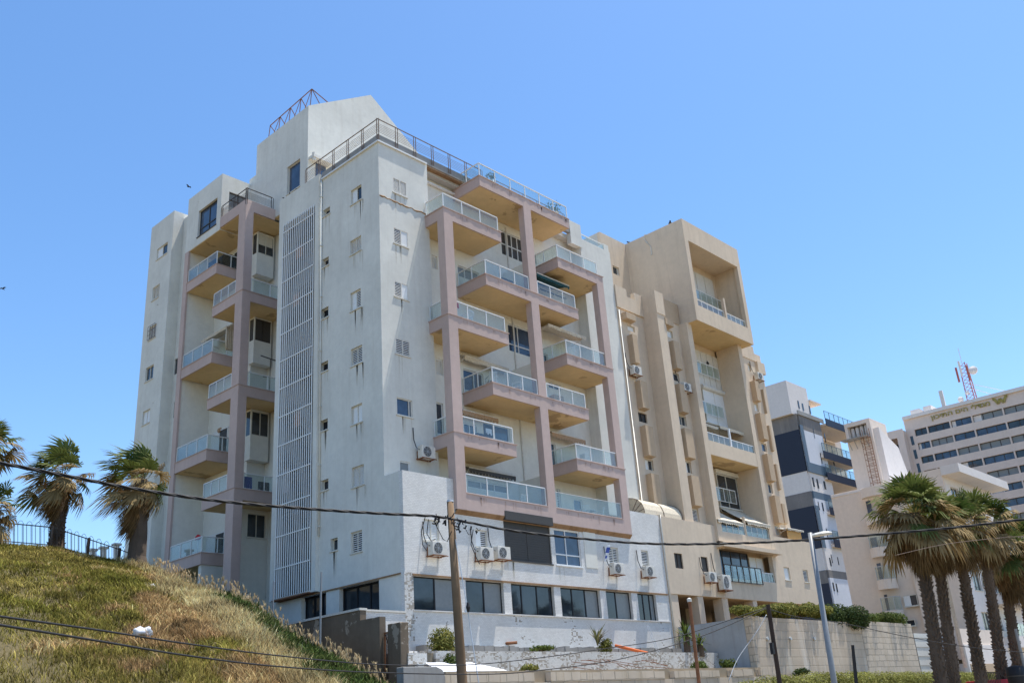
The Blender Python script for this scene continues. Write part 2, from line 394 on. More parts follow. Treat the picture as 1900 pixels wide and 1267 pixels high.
def window(parent, ax, val, r, kind='glass', depth=.14, label=None, mull=None, trans=False, fr='frame', glass='glass', sill=True, name='window'):
    """window: frame is the part, panes / shutters its sub-parts"""
    u0, u1, z0, z1 = r; w = u1-u0; h = z1-z0; t = .05
    f = MB(); d0, d1 = depth-.05, depth+.03
    wbox(f, ax, val, u0, u1, d0, d1, z0, z0+t); wbox(f, ax, val, u0, u1, d0, d1, z1-t, z1)
    wbox(f, ax, val, u0, u0+t, d0, d1, z0+t, z1-t); wbox(f, ax, val, u1-t, u1, d0, d1, z0+t, z1-t)
    ms = mull if mull is not None else ([.5] if w > .8 else [])
    for q in ms:
        wbox(f, ax, val, u0+w*q-.025, u0+w*q+.025, d0, d1, z0+t, z1-t)
    if trans:
        zt = z0+h*trans; wbox(f, ax, val, u0+t, u1-t, d0+.005, d1+.004, zt-.03, zt+.03)
    if sill: wbox(f, ax, val, u0-.05, u1+.05, -.05, depth-.05, z0-.06, z0-.002)
    fo = f.build(name, fr, parent)
    if label: fo['label'] = label
    g = MB(); 
    if kind in ('glass',):
        wbox(g, ax, val, u0+t, u1-t, depth-.005, depth+.01, z0+t, z1-t); g.build('pane', glass, fo)
    elif kind == 'half':
        um = u0+w*.5; (pa, pb), (qa, qb) = ((um, u1-t), (u0+t, um)) if ax == 1 else ((u0+t, um), (um, u1-t))
        wbox(g, ax, val, pa, pb, depth-.005, depth+.01, z0+t, z1-t); g.build('pane', glass, fo)
        s = MB(); wbox(s, ax, val, qa, qb, depth-.03, depth, z0+t, z1-t); s.build('shutter', 'whitemetal', fo)
    elif kind == 'shut':
        n = max(6, int(h/.075)); wbox(g, ax, val, u0+t, u1-t, depth, depth+.01, z0+t, z1-t)
        slats(g, ax, val, u0+t, u1-t, z0+t, z1-t, depth-.03, n)
        g.build('shutter', 'whitemetal', fo)
    elif kind in ('louv', 'louvl', 'louvr'):
        if ax == 0: kind = {'louvl': 'louvr', 'louvr': 'louvl'}.get(kind, kind)
        n = max(6, int(h/.095)); s = MB()
        um = u0+w*.5
        if kind == 'louv': a, b = u0+t, u1-t
        elif kind == 'louvl': a, b = u0+t, um
        else: a, b = um, u1-t
        st = (z1-z0-2*t)/n
        for k in range(n):
            z = z0+t+st*k; wbox(s, ax, val, a, b, depth-.035, depth-.02, z+st*.54, z+st*.92)
        if kind == 'louvl': wbox(s, ax, val, um, u1-t, depth-.03, depth-.005, z0+t, z1-t)
        if kind == 'louvr': wbox(s, ax, val, u0+t, um, depth-.03, depth-.005, z0+t, z1-t)
        s.build('shutter', 'whitemetal', fo)
        wbox(g, ax, val, u0+t, u1-t, depth+.0, depth+.02, z0+t, z1-t); g.build('pane', 'room_shade', fo)  # near-black backing paints the room's shade between the slats
    elif kind == 'roller':
        n = max(8, int(h/.06)); st = (z1-z0-2*t)/n
        for k in range(n):
            z = z0+t+st*k; wbox(g, ax, val, u0+t, u1-t, depth-.03-(.006 if k % 2 else 0), depth, z, z+st*.93)
        wbox(g, ax, val, u0+t, u1-t, depth+.002, depth+.02, z0+t, z1-t)
        g.build('roller_shutter', glass if glass not in ('glass',) else 'whitemetal', fo)
    elif kind == 'flat':
        wbox(g, ax, val, u0+t, u1-t, depth-.02, depth+.01, z0+t, z1-t); g.build('shutter', 'whitemetal', fo)
    return fo
def wavy_lip(m, x0, x1, yf, yb, z0, z1, seed, amp=.014):
    r = random.Random(seed); n = max(8, int((x1-x0)/.18))
    pts = [(x0, yb, z0), (x1, yb, z0)]+[(x1-(x1-x0)*k/n, yf+r.uniform(-amp, amp), z0) for k in range(n+1)]
    return m.prism(pts, (0, 0, z1-z0))
def streaks(m, ax, val, lst, seed):
    r = random.Random(seed)
    for u, z, L, w in lst:
        for k in range(r.randint(2, 4)):
            uu = u+r.uniform(-.5, .5)*w; l = L*r.uniform(.25, .8); ww = r.uniform(.02, .07)
            m.poly([wpt(ax, val, uu-ww, -.003, z), wpt(ax, val, uu+ww, -.003, z), wpt(ax, val, uu+ww*.5, -.003, z-l*.6), wpt(ax, val, uu, -.003, z-l), wpt(ax, val, uu-ww*.6, -.003, z-l*.5)] )
    return m
def railing(parent, path, z0, h=.88, mat='whitemetal', glass='pane', spacing=1.25, post=.05, name='railing', top=.05, gap=.06):
    """glass balustrade along a path of (x,y) corners: rails and posts as one mesh, panes as another"""
    f = MB(); g = MB(); px = []
    for (a, b) in zip(path[:-1], path[1:]):
        a = np.array(a, float); b = np.array(b, float); L = np.linalg.norm(b-a); n = max(1, round(L/spacing)); e = (b-a)/L
        f.bar((*a, z0+h-top/2), (*b, z0+h-top/2), .055, top); f.bar((*a, z0+gap*.4), (*b, z0+gap*.4), .04, gap*.5)
        ks = [k for k in range(n+1)]
        for k in ks:
            p = a+(b-a)*k/n
            if any(np.linalg.norm(p-q) < .05 for q in px): continue
            px.append(p)
            f.bar((p[0], p[1], z0), (p[0], p[1], z0+h-top), post, post*.8)
        for k in range(n):
            p = a+(b-a)*k/n + e*.03; q = a+(b-a)*(k+1)/n - e*.03; nrm = np.array([-e[1], e[0]])*.004
            g.prism([(*(p-nrm), z0+gap), (*(q-nrm), z0+gap), (*(q+nrm), z0+gap), (*(p+nrm), z0+gap)], (0, 0, h-top-gap-.01))
    r = f.build(name, mat, parent)
    if glass: g.build('glass_panel', glass, r)
    return r

# photo crops I measured in (crop pixel -> photo pixel)
z1 = zm(230, 150, 500, 1545); z2 = zm(680, 200, 500, 1545); z3 = zm(230, 520, 500, 1545); z4 = zm(680, 560, 520, 1569)
z5 = zm(230, 880, 550, 1801); z6 = zm(720, 880, 550, 1801)
c1 = zm(780, 300, 260, 1647); c2 = zm(840, 560, 200, 1584); c3 = zm(980, 420, 200, 1584); c4 = zm(990, 580, 200, 1584)
c5 = zm(850, 720, 200, 1584); c6 = zm(1000, 800, 200, 1267); c7 = zm(780, 840, 250, 1584)
k1 = zm(320, 330, 220, 1640); k2 = zm(320, 480, 220, 1640); k3 = zm(310, 640, 220, 1640); k4 = zm(310, 800, 220, 1640)
k5 = zm(300, 960, 240, 1600); k6 = zm(460, 150, 340, 1723); k7 = zm(500, 1000, 280, 1774)
t1 = zm(1080, 380, 400, 1491); t2 = zm(1130, 680, 400, 1491); t3 = zm(1200, 960, 400, 1651)

# ================================================================== WHITE APARTMENT BUILDING
W = thing('apartment_building', 'white apartment block with mauve balcony frames, a louvred stair screen and a gabled roof room', 'building', (9.7, 10, 4.6))
def R_(p, q, v): return rect(1, v, p, q)
def L_(p, q, v): return rect(0, v, p, q)

# --- left flat strip of the sunny front
wins = [(R_(z2(150, 396), z2(231, 516), 0), 'shut'), (R_(z2(154, 682), z2(240, 805), 0), 'louvl'), (R_(z2(158, 988), z2(242, 1106), 0), 'louvl'),
        (R_(z4(161, 196), z4(245, 310), 0), 'louv'), (R_(z4(169, 532), z4(258, 648), 0), 'glass'), (R_(z4(186, 888), z4(246, 990), 0), 'glass')]
wall(MB(), 1, 0, 0, 3.36, 12.42, 30.18, [w[0] for w in wins], .25).build('wall', 'white', W)
for i, (r, k) in enumerate(wins):
    window(W, 1, 0, r, k, .05 if k != 'glass' else .09, glass='glass_b' if i == 4 else ('curtain' if i == 5 else 'glass'), fr='offwhite' if i < 5 else 'whitemetal', mull=[.82] if i == 4 else None)
# --- shaded side, flat part
big = [(L_(z1(1300, 632), z1(1362, 676), 0), 'half'), (L_(z1(1296, 922), z1(1360, 966), 0), 'shut'), (L_(z3(1298, 76), z3(1358, 150), 0), 'louvr'),
       (L_(z3(1301, 398), z3(1366, 466), 0), 'louv'), (L_(z3(1302, 727), z3(1366, 806), 0), 'flat'), (L_(z3(1305, 1076), z3(1376, 1166), 0), 'shut'),
       (L_(z5(1378, 354), z5(1447, 462), 0), 'louv')]
sm = [L_(z1(1143, 744), z1(1181, 758), 0), L_(z1(1137, 1027), z1(1174, 1052), 0), L_(z3(1128, 171), z3(1172, 205), 0), L_(z3(1125, 479), z3(1170, 511), 0),
      L_(z3(1122, 809), z3(1168, 851), 0), L_(z3(1130, 1149), z3(1172, 1195), 0), L_(z5(1255, 393), z5(1298, 455), 0)]
sm = [(a, b, c, min(d, c+.72)) for a, b, c, d in sm]
wall(MB(), 0, 0, .25, 4.87, 8.0, 30.18, [b[0] for b in big]+sm, .25).build('wall', 'white', W)
for r, k in big: window(W, 0, 0, r, k, .13, fr='frame')
streaks(MB(), 0, 0, [(r[0]+.1*k, r[2]-.07, 1.9, .3) for r, _ in big[:-1] for k in (0, 5)]+[(r[0]+.2, r[2]-.07, 1.6, .4) for r in sm], 5).build('wall_stains', 'stain', W)
for i, r in enumerate(sm):
    window(W, 0, 0, r, 'glass', .21, fr='frame', mull=[], glass='glass')
sp = MB(); sp.tube([(-.05, 4.82, 30.1), (-.05, 4.82, 10.6)], .05, 8)
for z in range(11, 30, 3): wbox(sp, 0, 0, 4.75, 4.89, -.11, 0, z, z+.05)
sp.build('drainpipe', 'white', W, True)
# --- stair block with the tall louvre screen
gt = L_(z1(915, 826), z1(1095, 706), -.2); gy0, gy1 = gt[0], gt[1]
wall(MB(), 0, -.2, 4.87, 8.62, 8.05, 30.48, [(gy0, gy1, 8.15, 28.6)], .4).build('wall', 'white', W)
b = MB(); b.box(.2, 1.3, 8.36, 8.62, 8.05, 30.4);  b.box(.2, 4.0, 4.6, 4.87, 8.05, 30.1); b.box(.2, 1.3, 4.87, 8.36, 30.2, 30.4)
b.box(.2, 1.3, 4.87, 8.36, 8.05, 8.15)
b.build('stairwell_wall', 'room_shade', W); MB().box(1.3, 1.5, 4.9, 8.62, 8.05, 30.4).build('stairwell_back', 'room_shade', W)  # stairwell coloured near-black: its shade behind the screen is painted in
s = MB()
for k in range(8):
    z = 9.6+k*2.5; MB().box(.25, 1.25, 5.0, 8.3, z, z+.18).build('stair_landing', 'room_shade', W)  # landings take the same painted shade as the stairwell
g = MB(); n = 17
for k in range(n):
    y = gy0+.06+(gy1-gy0-.12)*k/(n-1)
    z0 = 8.12 + (2.6 if k == 16 and False else 0)
    g.box(-.25, -.22, y-.03, y+.03, z0, 28.7)
for k in range(13):
    z = 9.5+k*1.55; g.box(-.265, -.252, gy0, gy1, z, z+.055)
gr = g.build('louvre_screen', 'whitemetal', W)
for yy, zz, hh in ((6.3, 26.0, .75), (6.5, 23.2, .7), (6.2, 16.4, .8), (7.1, 13.2, 1.2), (7.6, 9.6, 1.5)):
    w_ = MB(); w_.box(-.215, -.20, yy, yy+.6, zz, zz+hh); w_.build('torn_panel', 'rust' if hh < 1 else 'greyblock', gr)
MB().box(-.36, .2, gy0, gy1, 8.0, 8.06).build('screen_ledge', 'rust', W)

# --- recessed back wall behind the sunny balconies (Y=.75)
Yb = .75
rw = []
def addw(p, q, kind, **kw):
    r = rect(1, Yb, p, q); rw.append((r, kind, kw))
addw(z2(373, 842), z2(408, 930), 'shut', name='shutter_window'); addw(z4(388, 312), z4(431, 415), 'shut')
addw(c1(940, 800), c1(1228, 1195), 'glass', mull=[.25, .5, .75], trans=.48, glass='charcoal')
addw(c2(806, 310), c2(1180, 825), 'glass', mull=[.44], trans=.28, glass='glass_b')
addw(c5(365, 490), c5(770, 800), 'glass', mull=[.45]); addw(c5(85, 500), c5(280, 700), 'glass')
addw(z4(541, 372), z4(660, 520), 'glass', mull=[.55], glass='glass_b')
addw(z2(522, 900), z2(650, 1010), 'glass', mull=[.35, .7], glass='curtain')
addw(z4(566, 990), z4(800, 1075), 'glass', mull=[.33, .66], glass='curtain'); addw(z4(390, 560), z4(436, 745), 'glass')
addw(c6(205, 672), c6(270, 930), 'louv'); addw(c6(405, 790), c6(524, 960), 'glass', glass='glass_b'); addw(c6(110, 125), c6(215, 410), 'glass')
addw(c4(150, 600), c4(220, 760), 'glass'); addw(c4(215, 1005), c4(405, 1150), 'glass', glass='charcoal')
addw(c3(40, 400), c3(122, 560), 'glass'); addw(c3(170, 880), c3(560, 1080), 'glass', mull=[.3, .6], glass='charcoal')
wall(MB(), 1, Yb, 3.36, 16.35, 11.0, 30.0, [w[0] for w in rw], .25).build('wall', 'white_clean', W)
for r, k, kw in rw: window(W, 1, Yb, r, k, .12, sill=False, fr='whitemetal', **kw)
# returns of the recess, right flat strip
MB().box(3.11, 3.358, .25, 1.0, 12.42, 30.15).build('wall', 'white', W); MB().box(16.352, 16.6, .25, 1.0, 12.4, 30.1).build('wall', 'white', W)
wall(MB(), 1, 0, 16.352, 19.45, 12.4, 30.12, [], .25).build('wall', 'white', W)
b = MB(); b.box(19.2, 19.45, .25, 20, 8, 30.1); b.build('wall', 'white', W)
# joints and wires on the recess wall
j = MB(); 
for z in (17.0, 23.0): j.box(7.5, 9.9, Yb-.02, Yb-.001, z, z+.05)
j.tube([(10.2, Yb-.04, 11.2), (10.2, Yb-.04, 29)], .05, 6)
j.build('wall_joint', 'offwhite', W)

# --- base storeys (front of the shop level at Y=-1.24)
Y0 = -1.24
shop = [(z6(153, 610), z6(438, 838)), (z6(470, 640), z6(712, 850)), (z6(746, 668), z6(1020, 862)), (z6(1046, 690), z6(1303, 880)), (z6(1322, 708), z6(1495, 888)), (z6(1514, 730), z6(1645, 895))]
sw = []
for p, q in shop:
    r = rect(1, Y0, p, q); sw.append((r[0], r[1], 6.47, 7.88))
up = [(rect(1, Y0, z6(216, 268), z6(313, 410)), 'shut', {}), (rect(1, Y0, z6(530, 332), z6(606, 445)), 'louvr', {}),
      (rect(1, Y0, z6(698, 262), z6(1000, 545)), 'roller', dict(glass='charcoal', fr='charcoal')),
      (rect(1, Y0, z6(1006, 328), z6(1180, 562)), 'glass', dict(mull=[.45], trans=.3, fr='whitemetal', glass='glass_b')),
      (rect(1, Y0, z6(1336, 438), z6(1406, 548)), 'louv', {}), (rect(1, Y0, z6(1536, 458), z6(1590, 560)), 'louv', {})]
MBt = wall(MB(), 1, Y0, 0, 19.4, 6.42, 11.0, sw+[u[0] for u in up], .25); MBt.build('tiled_wall', 'tile', W)
wall(MB(), 1, Y0, 0, 19.4, 4.4, 6.42, [], .25).build('tiled_wall', 'tile_base', W)
wall(MB(), 1, Y0, 0, 3.07, 11.0, 12.42, [], .25).build('parapet', 'tile', W)
wall(MB(), 1, Y0, 16.4, 19.4, 11.0, 12.4, [], .25).build('parapet', 'tile', W)
MB().box(-.05, .45, Y0-.012, Y0-.002, 5.2, 8.0).build('broken_tile_edge', 'tile_bad', W)
for r, k, kw in up:
    window(W, 1, Y0, r, k, .1, **kw)
r = up[2][0]
MB().box(r[0]-.05, r[1]+.05, Y0-.22, Y0+.05, r[3]-.12, r[3]+.3).build('shutter_box', 'charcoal', W)
r = rect(1, Y0, z6(1182, 345), z6(1276, 572)); MB().box(*r[:2], Y0-.03, Y0-.002, *r[2:]).build('wall_panel', 'white_clean', W)
mulls = [[.5], [.52], [.28, .64], [.33, .66], [.45], [.4, .75]]
for i, r in enumerate(sw):
    f = MB(); t = .035
    for q in mulls[i]: f.box(r[0]+(r[1]-r[0])*q-t, r[0]+(r[1]-r[0])*q+t, Y0+.16, Y0+.22, r[2]+.05, r[3]-.05)
    f.box(r[0], r[1], Y0+.16, Y0+.22, r[2], r[2]+.05); f.box(r[0], r[1], Y0+.16, Y0+.22, r[3]-.05, r[3])
    f.box(r[0], r[0]+.05, Y0+.16, Y0+.22, r[2]+.05, r[3]-.05); f.box(r[1]-.05, r[1], Y0+.16, Y0+.22, r[2]+.05, r[3]-.05)
    fo = f.build('shop_window', 'black', W)
    qs = [0]+mulls[i]+[1]
    for k in range(len(qs)-1):
        a = r[0]+(r[1]-r[0])*qs[k]; c = r[0]+(r[1]-r[0])*qs[k+1]
        MB().box(a+.04, c-.04, Y0+.185, Y0+.20, r[2]+.05, r[3]-.05).build('pane', 'curtain' if (k == len(qs)-2 and i not in (2,)) else 'glass', fo)
MB().box(.4, 19.3, Y0-.05, Y0-.002, 7.885, 7.96).build('lintel', 'rust_conc', W)
MB().box(.4, 19.2, Y0-.06, Y0+.14, 6.42, 6.47).build('window_ledge', 'tile', W)
streaks(MB(), 1, Y0, [(r[0][0]+.3, r[0][2]-.08, 1.3, .6) for r in up]+[(a, 7.9, -.0+.5, .5) for a in ()], 9).build('wall_stains', 'stain', W)
streaks(MB(), 1, 0, [(r[0]+.5, r[2]-.07, 1.6, .8) for r, k in wins], 10).build('wall_stains', 'stain', W)
streaks(MB(), 1, q_front if False else -1.426, [(x, z, .45, 1.2) for z in (26.7, 20.65, 14.6) for x in (4.6, 6.4, 13.2, 14.8)]+[(x, z, .45, 1.2) for z in (29.75, 23.7, 17.6) for x in (7.2, 8.8, 11.0, 12.8)]+[(x, 11.7, .6, 1.2) for x in (4.5, 6.5, 8.4, 11.4, 13.0, 14.8)], 12).build('balcony_stains', 'pinkstain', W)
# terrace deck on the base
b = MB(); b.box(.25, 19.2, -.99, .75, 10.7, 11.3); b.build('terrace_floor', 'concrete', W)
# side of the base box, and the dark ground-floor openings under the shaded side
wall(MB(), 0, 0, -.99, .25, 8.0, 12.42, [], .25).build('wall', 'white', W)
o1 = L_(k7(820, 605), k7(1290, 690), .04); o1 = (o1[0], o1[1], 4.6, 7.95)
o2 = L_(k7(375, 690), k7(665, 800), .04); o2 = (o2[0], o2[1], 4.6, 7.95)
wall(MB(), 0, .04, -.99, 8.4, 4.4, 7.98, [o1, o2], .22).build('wall', 'white', W)
for o in (o1, o2):
    f = MB()
    for q in (0, .33, .66, 1):
        y = o[0]+(o[1]-o[0])*q; f.box(.3, .35, y-.03, y+.03, 4.6, 7.95)
    f.box(.3, .35, o[0], o[1], 7.88, 7.95)
    MB().box(.36, .38, o[0], o[1], 4.6, 7.95).build('pane', 'glass', f.build('ground_floor_window', 'black', W))
MB().box(-.015, 0, -.99, 8.0, 7.96, 8.02).build('soffit_edge', 'rust_conc', W)

# cracked floor joint on the flat strip
m = MB(); pts = [(.02+k*.166, -.012, 26.98+rnd.uniform(-.05, .05)) for k in range(21)]; m.tube(pts, [rnd.uniform(.02, .06) for _ in pts], 5); m.build('plaster_crack', 'rust_conc', W)
# --- mauve frame and balconies on the sunny front
q = -1.42
def column(x0, x1, y1, z0, z1, nm='column'):
    MB().box(x0-.004, x1+.004, q-.004, y1, z0, z1).build(nm, 'pink', W, bevel=.015)
column(3.08, 3.72, -.92, 11.0, 26.8); column(9.45, 10.08, -1.0, 11.0, 29.85); column(15.72, 16.36, -1.0, 11.0, 26.8)
def balcony(x0, x1, zt, th=.66, rail=None, y1=None, deep=.74, h=.85, glass='pane', soff=True):
    m = MB(); m.box(x0, x1, q, deep, zt-th, zt-.05); wavy_lip(m, x0-.05, x1+.05, q-.034, deep, zt-.05, zt, int(x0*10+zt*7))
    o = m.build('balcony', 'pink', W)
    s = MB(); s.box(x0+.10, x1-.06, q+.10, deep-.01, zt-th-.012, zt-th-.002); s.build('balcony_soffit', 'cream', o)
    rr = [tuple(p) for p in rail]
    railing(o, rr, zt, h, glass=glass)
    return o
A = [26.83, 20.78, 14.72]; B = [29.88, 23.86, 17.76]
for z in A:
    balcony(3.08, 7.38, z, rail=[(3.14, -.05), (3.14, q+.06), (7.2, q+.06)])
    balcony(12.12, 16.36, z, rail=[(12.2, .7), (12.2, q+.06), (15.9, q+.06)], glass='pane2')
for i, z in enumerate(B):
    balcony(5.95, 13.57, z, rail=[(6.02, .7), (6.02, q+.06), (9.4, q+.06)] if i else [(6.02, .7), (6.02, q+.06), (13.5, q+.06)], glass='pane' if i else 'pane2')
    if i:
        railing(None, [(10.15, q+.06), (13.4, q+.06)], z, .85)
        bpy.data.objects[-1] if False else None
for o in [c for c in COL.objects if c.parent is None and c.name.startswith('railing')]:
    o.parent = W; o.matrix_parent_inverse = Matrix.Translation(-Vector(W.location))
# bottom frame beam with parapet, full width
m = MB(); m.box(3.08, 16.36, q, Y0-.004, 11.0, 11.78); m.box(3.72, 9.44, q-.03, Y0-.1, 11.78, 11.82); m.box(10.1, 15.7, q-.03, Y0-.1, 11.78, 11.82)
fb = m.build('frame_beam', 'pink', W)
m = MB(); m.prism([(3.08, q, 11.0), (16.36, q, 11.0), (16.36, Y0-.003, 10.82), (3.08, Y0-.003, 10.82)], (0, 0, -.03)); m.build('beam_underside', 'rust_conc', fb)
MB().box(3.72, 15.72, -1.2, .74, 11.3, 11.5).build('balcony_floor', 'concrete', W)
railing(W, [(3.78, q+.08), (9.38, q+.08)], 11.82, .95, spacing=1.5); 
railing(W, [(10.14, q+.08), (15.66, q+.08)], 11.82, .85, spacing=9, glass='pane2', post=.02, top=.02)
# partition walls between the paired flats
for zb, zt in ((23.86, 25.85), (17.76, 19.81), (11.5, 13.55)):
    MB().box(9.72, 9.86, -1.0, .74, zb, zt).build('partition_wall', 'white_clean', W)
# --- roof edge
b = MB(); b.box(0, 16.3, 0, .2, 30.18, 30.62); b.box(0, .2, .2, 4.87, 30.18, 30.62); b.build('roof_parapet', 'concrete', W)
b = MB(); b.box(-.10, 3.3, -.10, -.002, 30.12, 30.20); b.box(-.10, -.002, -.002, 4.8, 30.12, 30.20); b.build('roof_gutter', 'whitemetal', W)
MB().box(3.4, 7.5, .01, .74, 30.06, 30.17).build('spalled_slab_edge', 'rust_conc', W)
b = MB(); b.box(3.4, 6.2, .55, .72, 29.55, 29.62); b.build('cornice_rail', 'whitemetal', W)
MB().box(.3, 19.2, .3, 8.5, 29.9, 30.17).build('roof', 'roofing', W); MB().box(4.06, 19.2, 8.5, 24, 29.9, 30.17).build('roof', 'roofing', W)
def roofrail(path, z0, h, step, nm='roof_railing', mat='rail', bars=0):
    f = MB()
    for a, c in zip(path[:-1], path[1:]):
        a = np.array(a, float); c = np.array(c, float); L = np.linalg.norm(c-a); n = max(1, round(L/step))
        f.bar((*a, z0+h), (*c, z0+h), .04)
        for k in range(n+1):
            p = a+(c-a)*k/n; e = (c-a)/L
            for dd in (-.07, .07):
                pp = p+e*dd; f.bar((pp[0], pp[1], z0-.35), (pp[0], pp[1], z0+h), .03)
        for k in range(bars):
            z = z0+.12+(h-.3)*k/bars; f.bar((*a, z), (*c, z), .012)
    return f.build(nm, mat, W)
x1_ = on(893, 322, 1, -.05)[0]; x2_ = on(925, 330, 1, -.05)[0]; x3_ = on(1052, 392, 1, -.05)[0]
roofrail([(-.05, 6.3), (-.05, -.05), (x1_, -.05)], 30.62, .9, 1.35, bars=6)
roofrail([(x2_, .25), (x3_, .25)], 30.62, .95, 1.3)
b = MB(); b.box(x3_+.15, x3_+1.25, -.03, .3, 29.45, 31.1); b.build('roof_end_wall', 'white', W)
railing(W, [(13.9, .8), (16.22, .8), (16.22, .05), (19.0, .05)], 30.12, .42, glass='pane2', spacing=3, post=.02)
b = MB(); b.box(18.9, 19.4, .02, .5, 30.12, 30.6); b.build('roof_end_wall', 'white', W)

# --- shaded side: deep recess with stacked balconies (front X=.45, back X=2.55)
X0, Xb = .45, 2.55
b = MB(); b.box(Xb, Xb+.2, 15.6, 20.25, 4.4, 32.2); b.box(Xb+.2, 3.75, 15.6, 15.8, 4.4, 32.2); b.box(3.75, 4.0, 8.62, 15.6, 4.4, 32.5)
b.build('wall', 'white_clean', W)
b = MB(); b.box(X0+.1, Xb, 20.25, 20.65, 4.4, 32.2); b.build('wall', 'white_clean', W)
MB().box(X0-.03, X0+.1, 20.2, 20.68, 4.4, 32.2).build('pilaster', 'pink', W)
# gap wall and outermost block
slits = [L_(k3(85, 215), k3(160, 380), 1.2), L_(k4(65, 215), k4(82, 430), 1.2), L_(k1(195, 830), k1(217, 1000), 1.2), L_(k3(98, 790), k3(122, 990), 1.2), L_(k5(45, 280), k5(75, 510), 1.2)]
slits = [(max(20.7, a), min(22.6, max(b_, max(20.7, a)+.12)), c, d) for a, b_, c, d in slits]
wall(MB(), 0, 1.2, 20.65, 22.67, 4.4, 36.0, slits, .2).build('wall', 'white', W)
for r in slits: MB().box(1.28, 1.3, r[0], r[1], r[2], r[3]).build('slit_window', 'glass', W)
ow = [(L_(z1(190, 968), z1(247, 985), X0), 'half'), (L_(z1(165, 1190), z1(200, 1236), X0), 'shut'), (L_(z3(146, 272), z3(181, 322), X0), 'louv'),
      (L_(z3(126, 506), z3(165, 560), X0), 'glass'), (L_(z3(108, 756), z3(145, 812), X0), 'flat')]
wall(MB(), 0, X0, 22.67, 25.9, 4.4, 36.4, [o[0] for o in ow], .25).build('wall', 'white', W)
for r, k in ow: window(W, 0, X0, r, k, .12)
r = ow[2][0]; f = MB()
for k in range(4): f.bar((X0-.1, r[0]+(r[1]-r[0])*k/3, r[2]), (X0-.1, r[0]+(r[1]-r[0])*k/3, r[3]), .02)
for k in range(4): f.bar((X0-.1, r[0], r[2]+(r[3]-r[2])*k/3), (X0-.1, r[1], r[2]+(r[3]-r[2])*k/3), .02)
f.build('window_grille', 'rail', W)
b = MB(); b.box(X0+.25, 2.4, 22.67, 22.9, 4.4, 36.4); b.box(2.0, 8, 22.9, 25.9, 4.4, 36.3); b.box(X0+.25, 2, 25.7, 25.9, 4.4, 36.4); b.box(X0+.25, 2.4, 22.9, 25.7, 36.0, 36.3); b.box(1.4, 8, 20.65, 22.67, 30, 36.0)
b.build('wall', 'white', W)
# top block with the big window
tw = L_(k1(365, 466), k1(603, 641), X0)
wall(MB(), 0, X0, 16.4, 20.7, 32.2, 36.35, [tw], .3).build('wall', 'white', W)
window(W, 0, X0, tw, 'glass', .2, mull=[.5], trans=.33, fr='charcoal', glass='glass_b')
rr = (1.0, 2.4, 33.05, 35.2)
wall(MB(), 1, 16.4, X0+.3, 2.55, 32.2, 36.35, [rr], .2).build('wall', 'white', W)
window(W, 1, 16.4, rr, 'glass', .12, mull=[.5], trans=.75, fr='charcoal', sill=False, glass='curtain')
b = MB(); b.box(X0+.3, 4, 16.6, 20.6, 36.0, 36.2); b.box(2.6, 4, 16.6, 20.7, 30.2, 36.0); b.build('roof', 'concrete', W)
MB().box(X0+.02, 3.7, 16.42, 20.24, 32.16, 32.196).build('soffit', 'cream', W)
m = MB(); m.box(X0, Xb-.004, 13.36, 16.38, 32.3, 33.05); tb = m.build('balcony', 'pink', W)
MB().box(X0+.08, 3.7, 13.5, 16.4, 32.26, 32.296).build('balcony_soffit', 'cream', tb)
roofrail([(2.35, 13.42), (X0+.06, 13.42), (X0+.06, 16.3)], 33.05, .82, 1.45, 'railing', 'darkmetal', bars=7)
MB().box(2.6, 3.74, 8.7, 13.5, 32.44, 32.498).build('soffit', 'cream', W)
column_l = MB().box(X0-.004, 1.01, 13.356, 14.15, 4.4, 32.95).build('column', 'pink', W, bevel=.015)
for i, zt in enumerate((29.85, 23.86, 17.8, 11.85)):
    m = MB(); m.box(X0, Xb-.002, 16.55, 20.195, zt-.68, zt-.04); m.box(X0-.04, Xb-.002, 16.51, 20.195, zt-.04, zt)
    o = m.build('balcony', 'pink', W)
    MB().box(X0+.09, Xb-.01, 16.63, 20.18, zt-.692, zt-.682).build('balcony_soffit', 'cream', o)
    railing(o, [(2.45, 16.6), (X0+.05, 16.6), (X0+.05, 20.1)], zt, .9, spacing=1.15)
for i, zt in enumerate((26.87, 20.87, 14.85)):
    m = MB(); m.box(X0, 3.745, 13.36, 15.58, zt-.66, zt-.04); m.box(X0, Xb-.002, 15.58, 16.78, zt-.66, zt-.04); m.box(X0-.04, 3.745, 13.32, 15.58, zt-.04, zt); m.box(X0-.04, Xb-.002, 15.58, 16.8, zt-.04, zt)
    o = m.build('balcony', 'pink', W)
    s_ = MB(); s_.box(X0+.09, 3.73, 13.45, 15.57, zt-.672, zt-.662); s_.box(X0+.09, Xb-.01, 15.57, 16.7, zt-.672, zt-.662); s_.build('balcony_soffit', 'cream', o)
    railing(o, [(3.7, 13.42), (1.05, 13.42)], zt, .9, spacing=1.3); railing(o, [(X0+.05, 14.2), (X0+.05, 16.7)], zt, .9, spacing=.9)
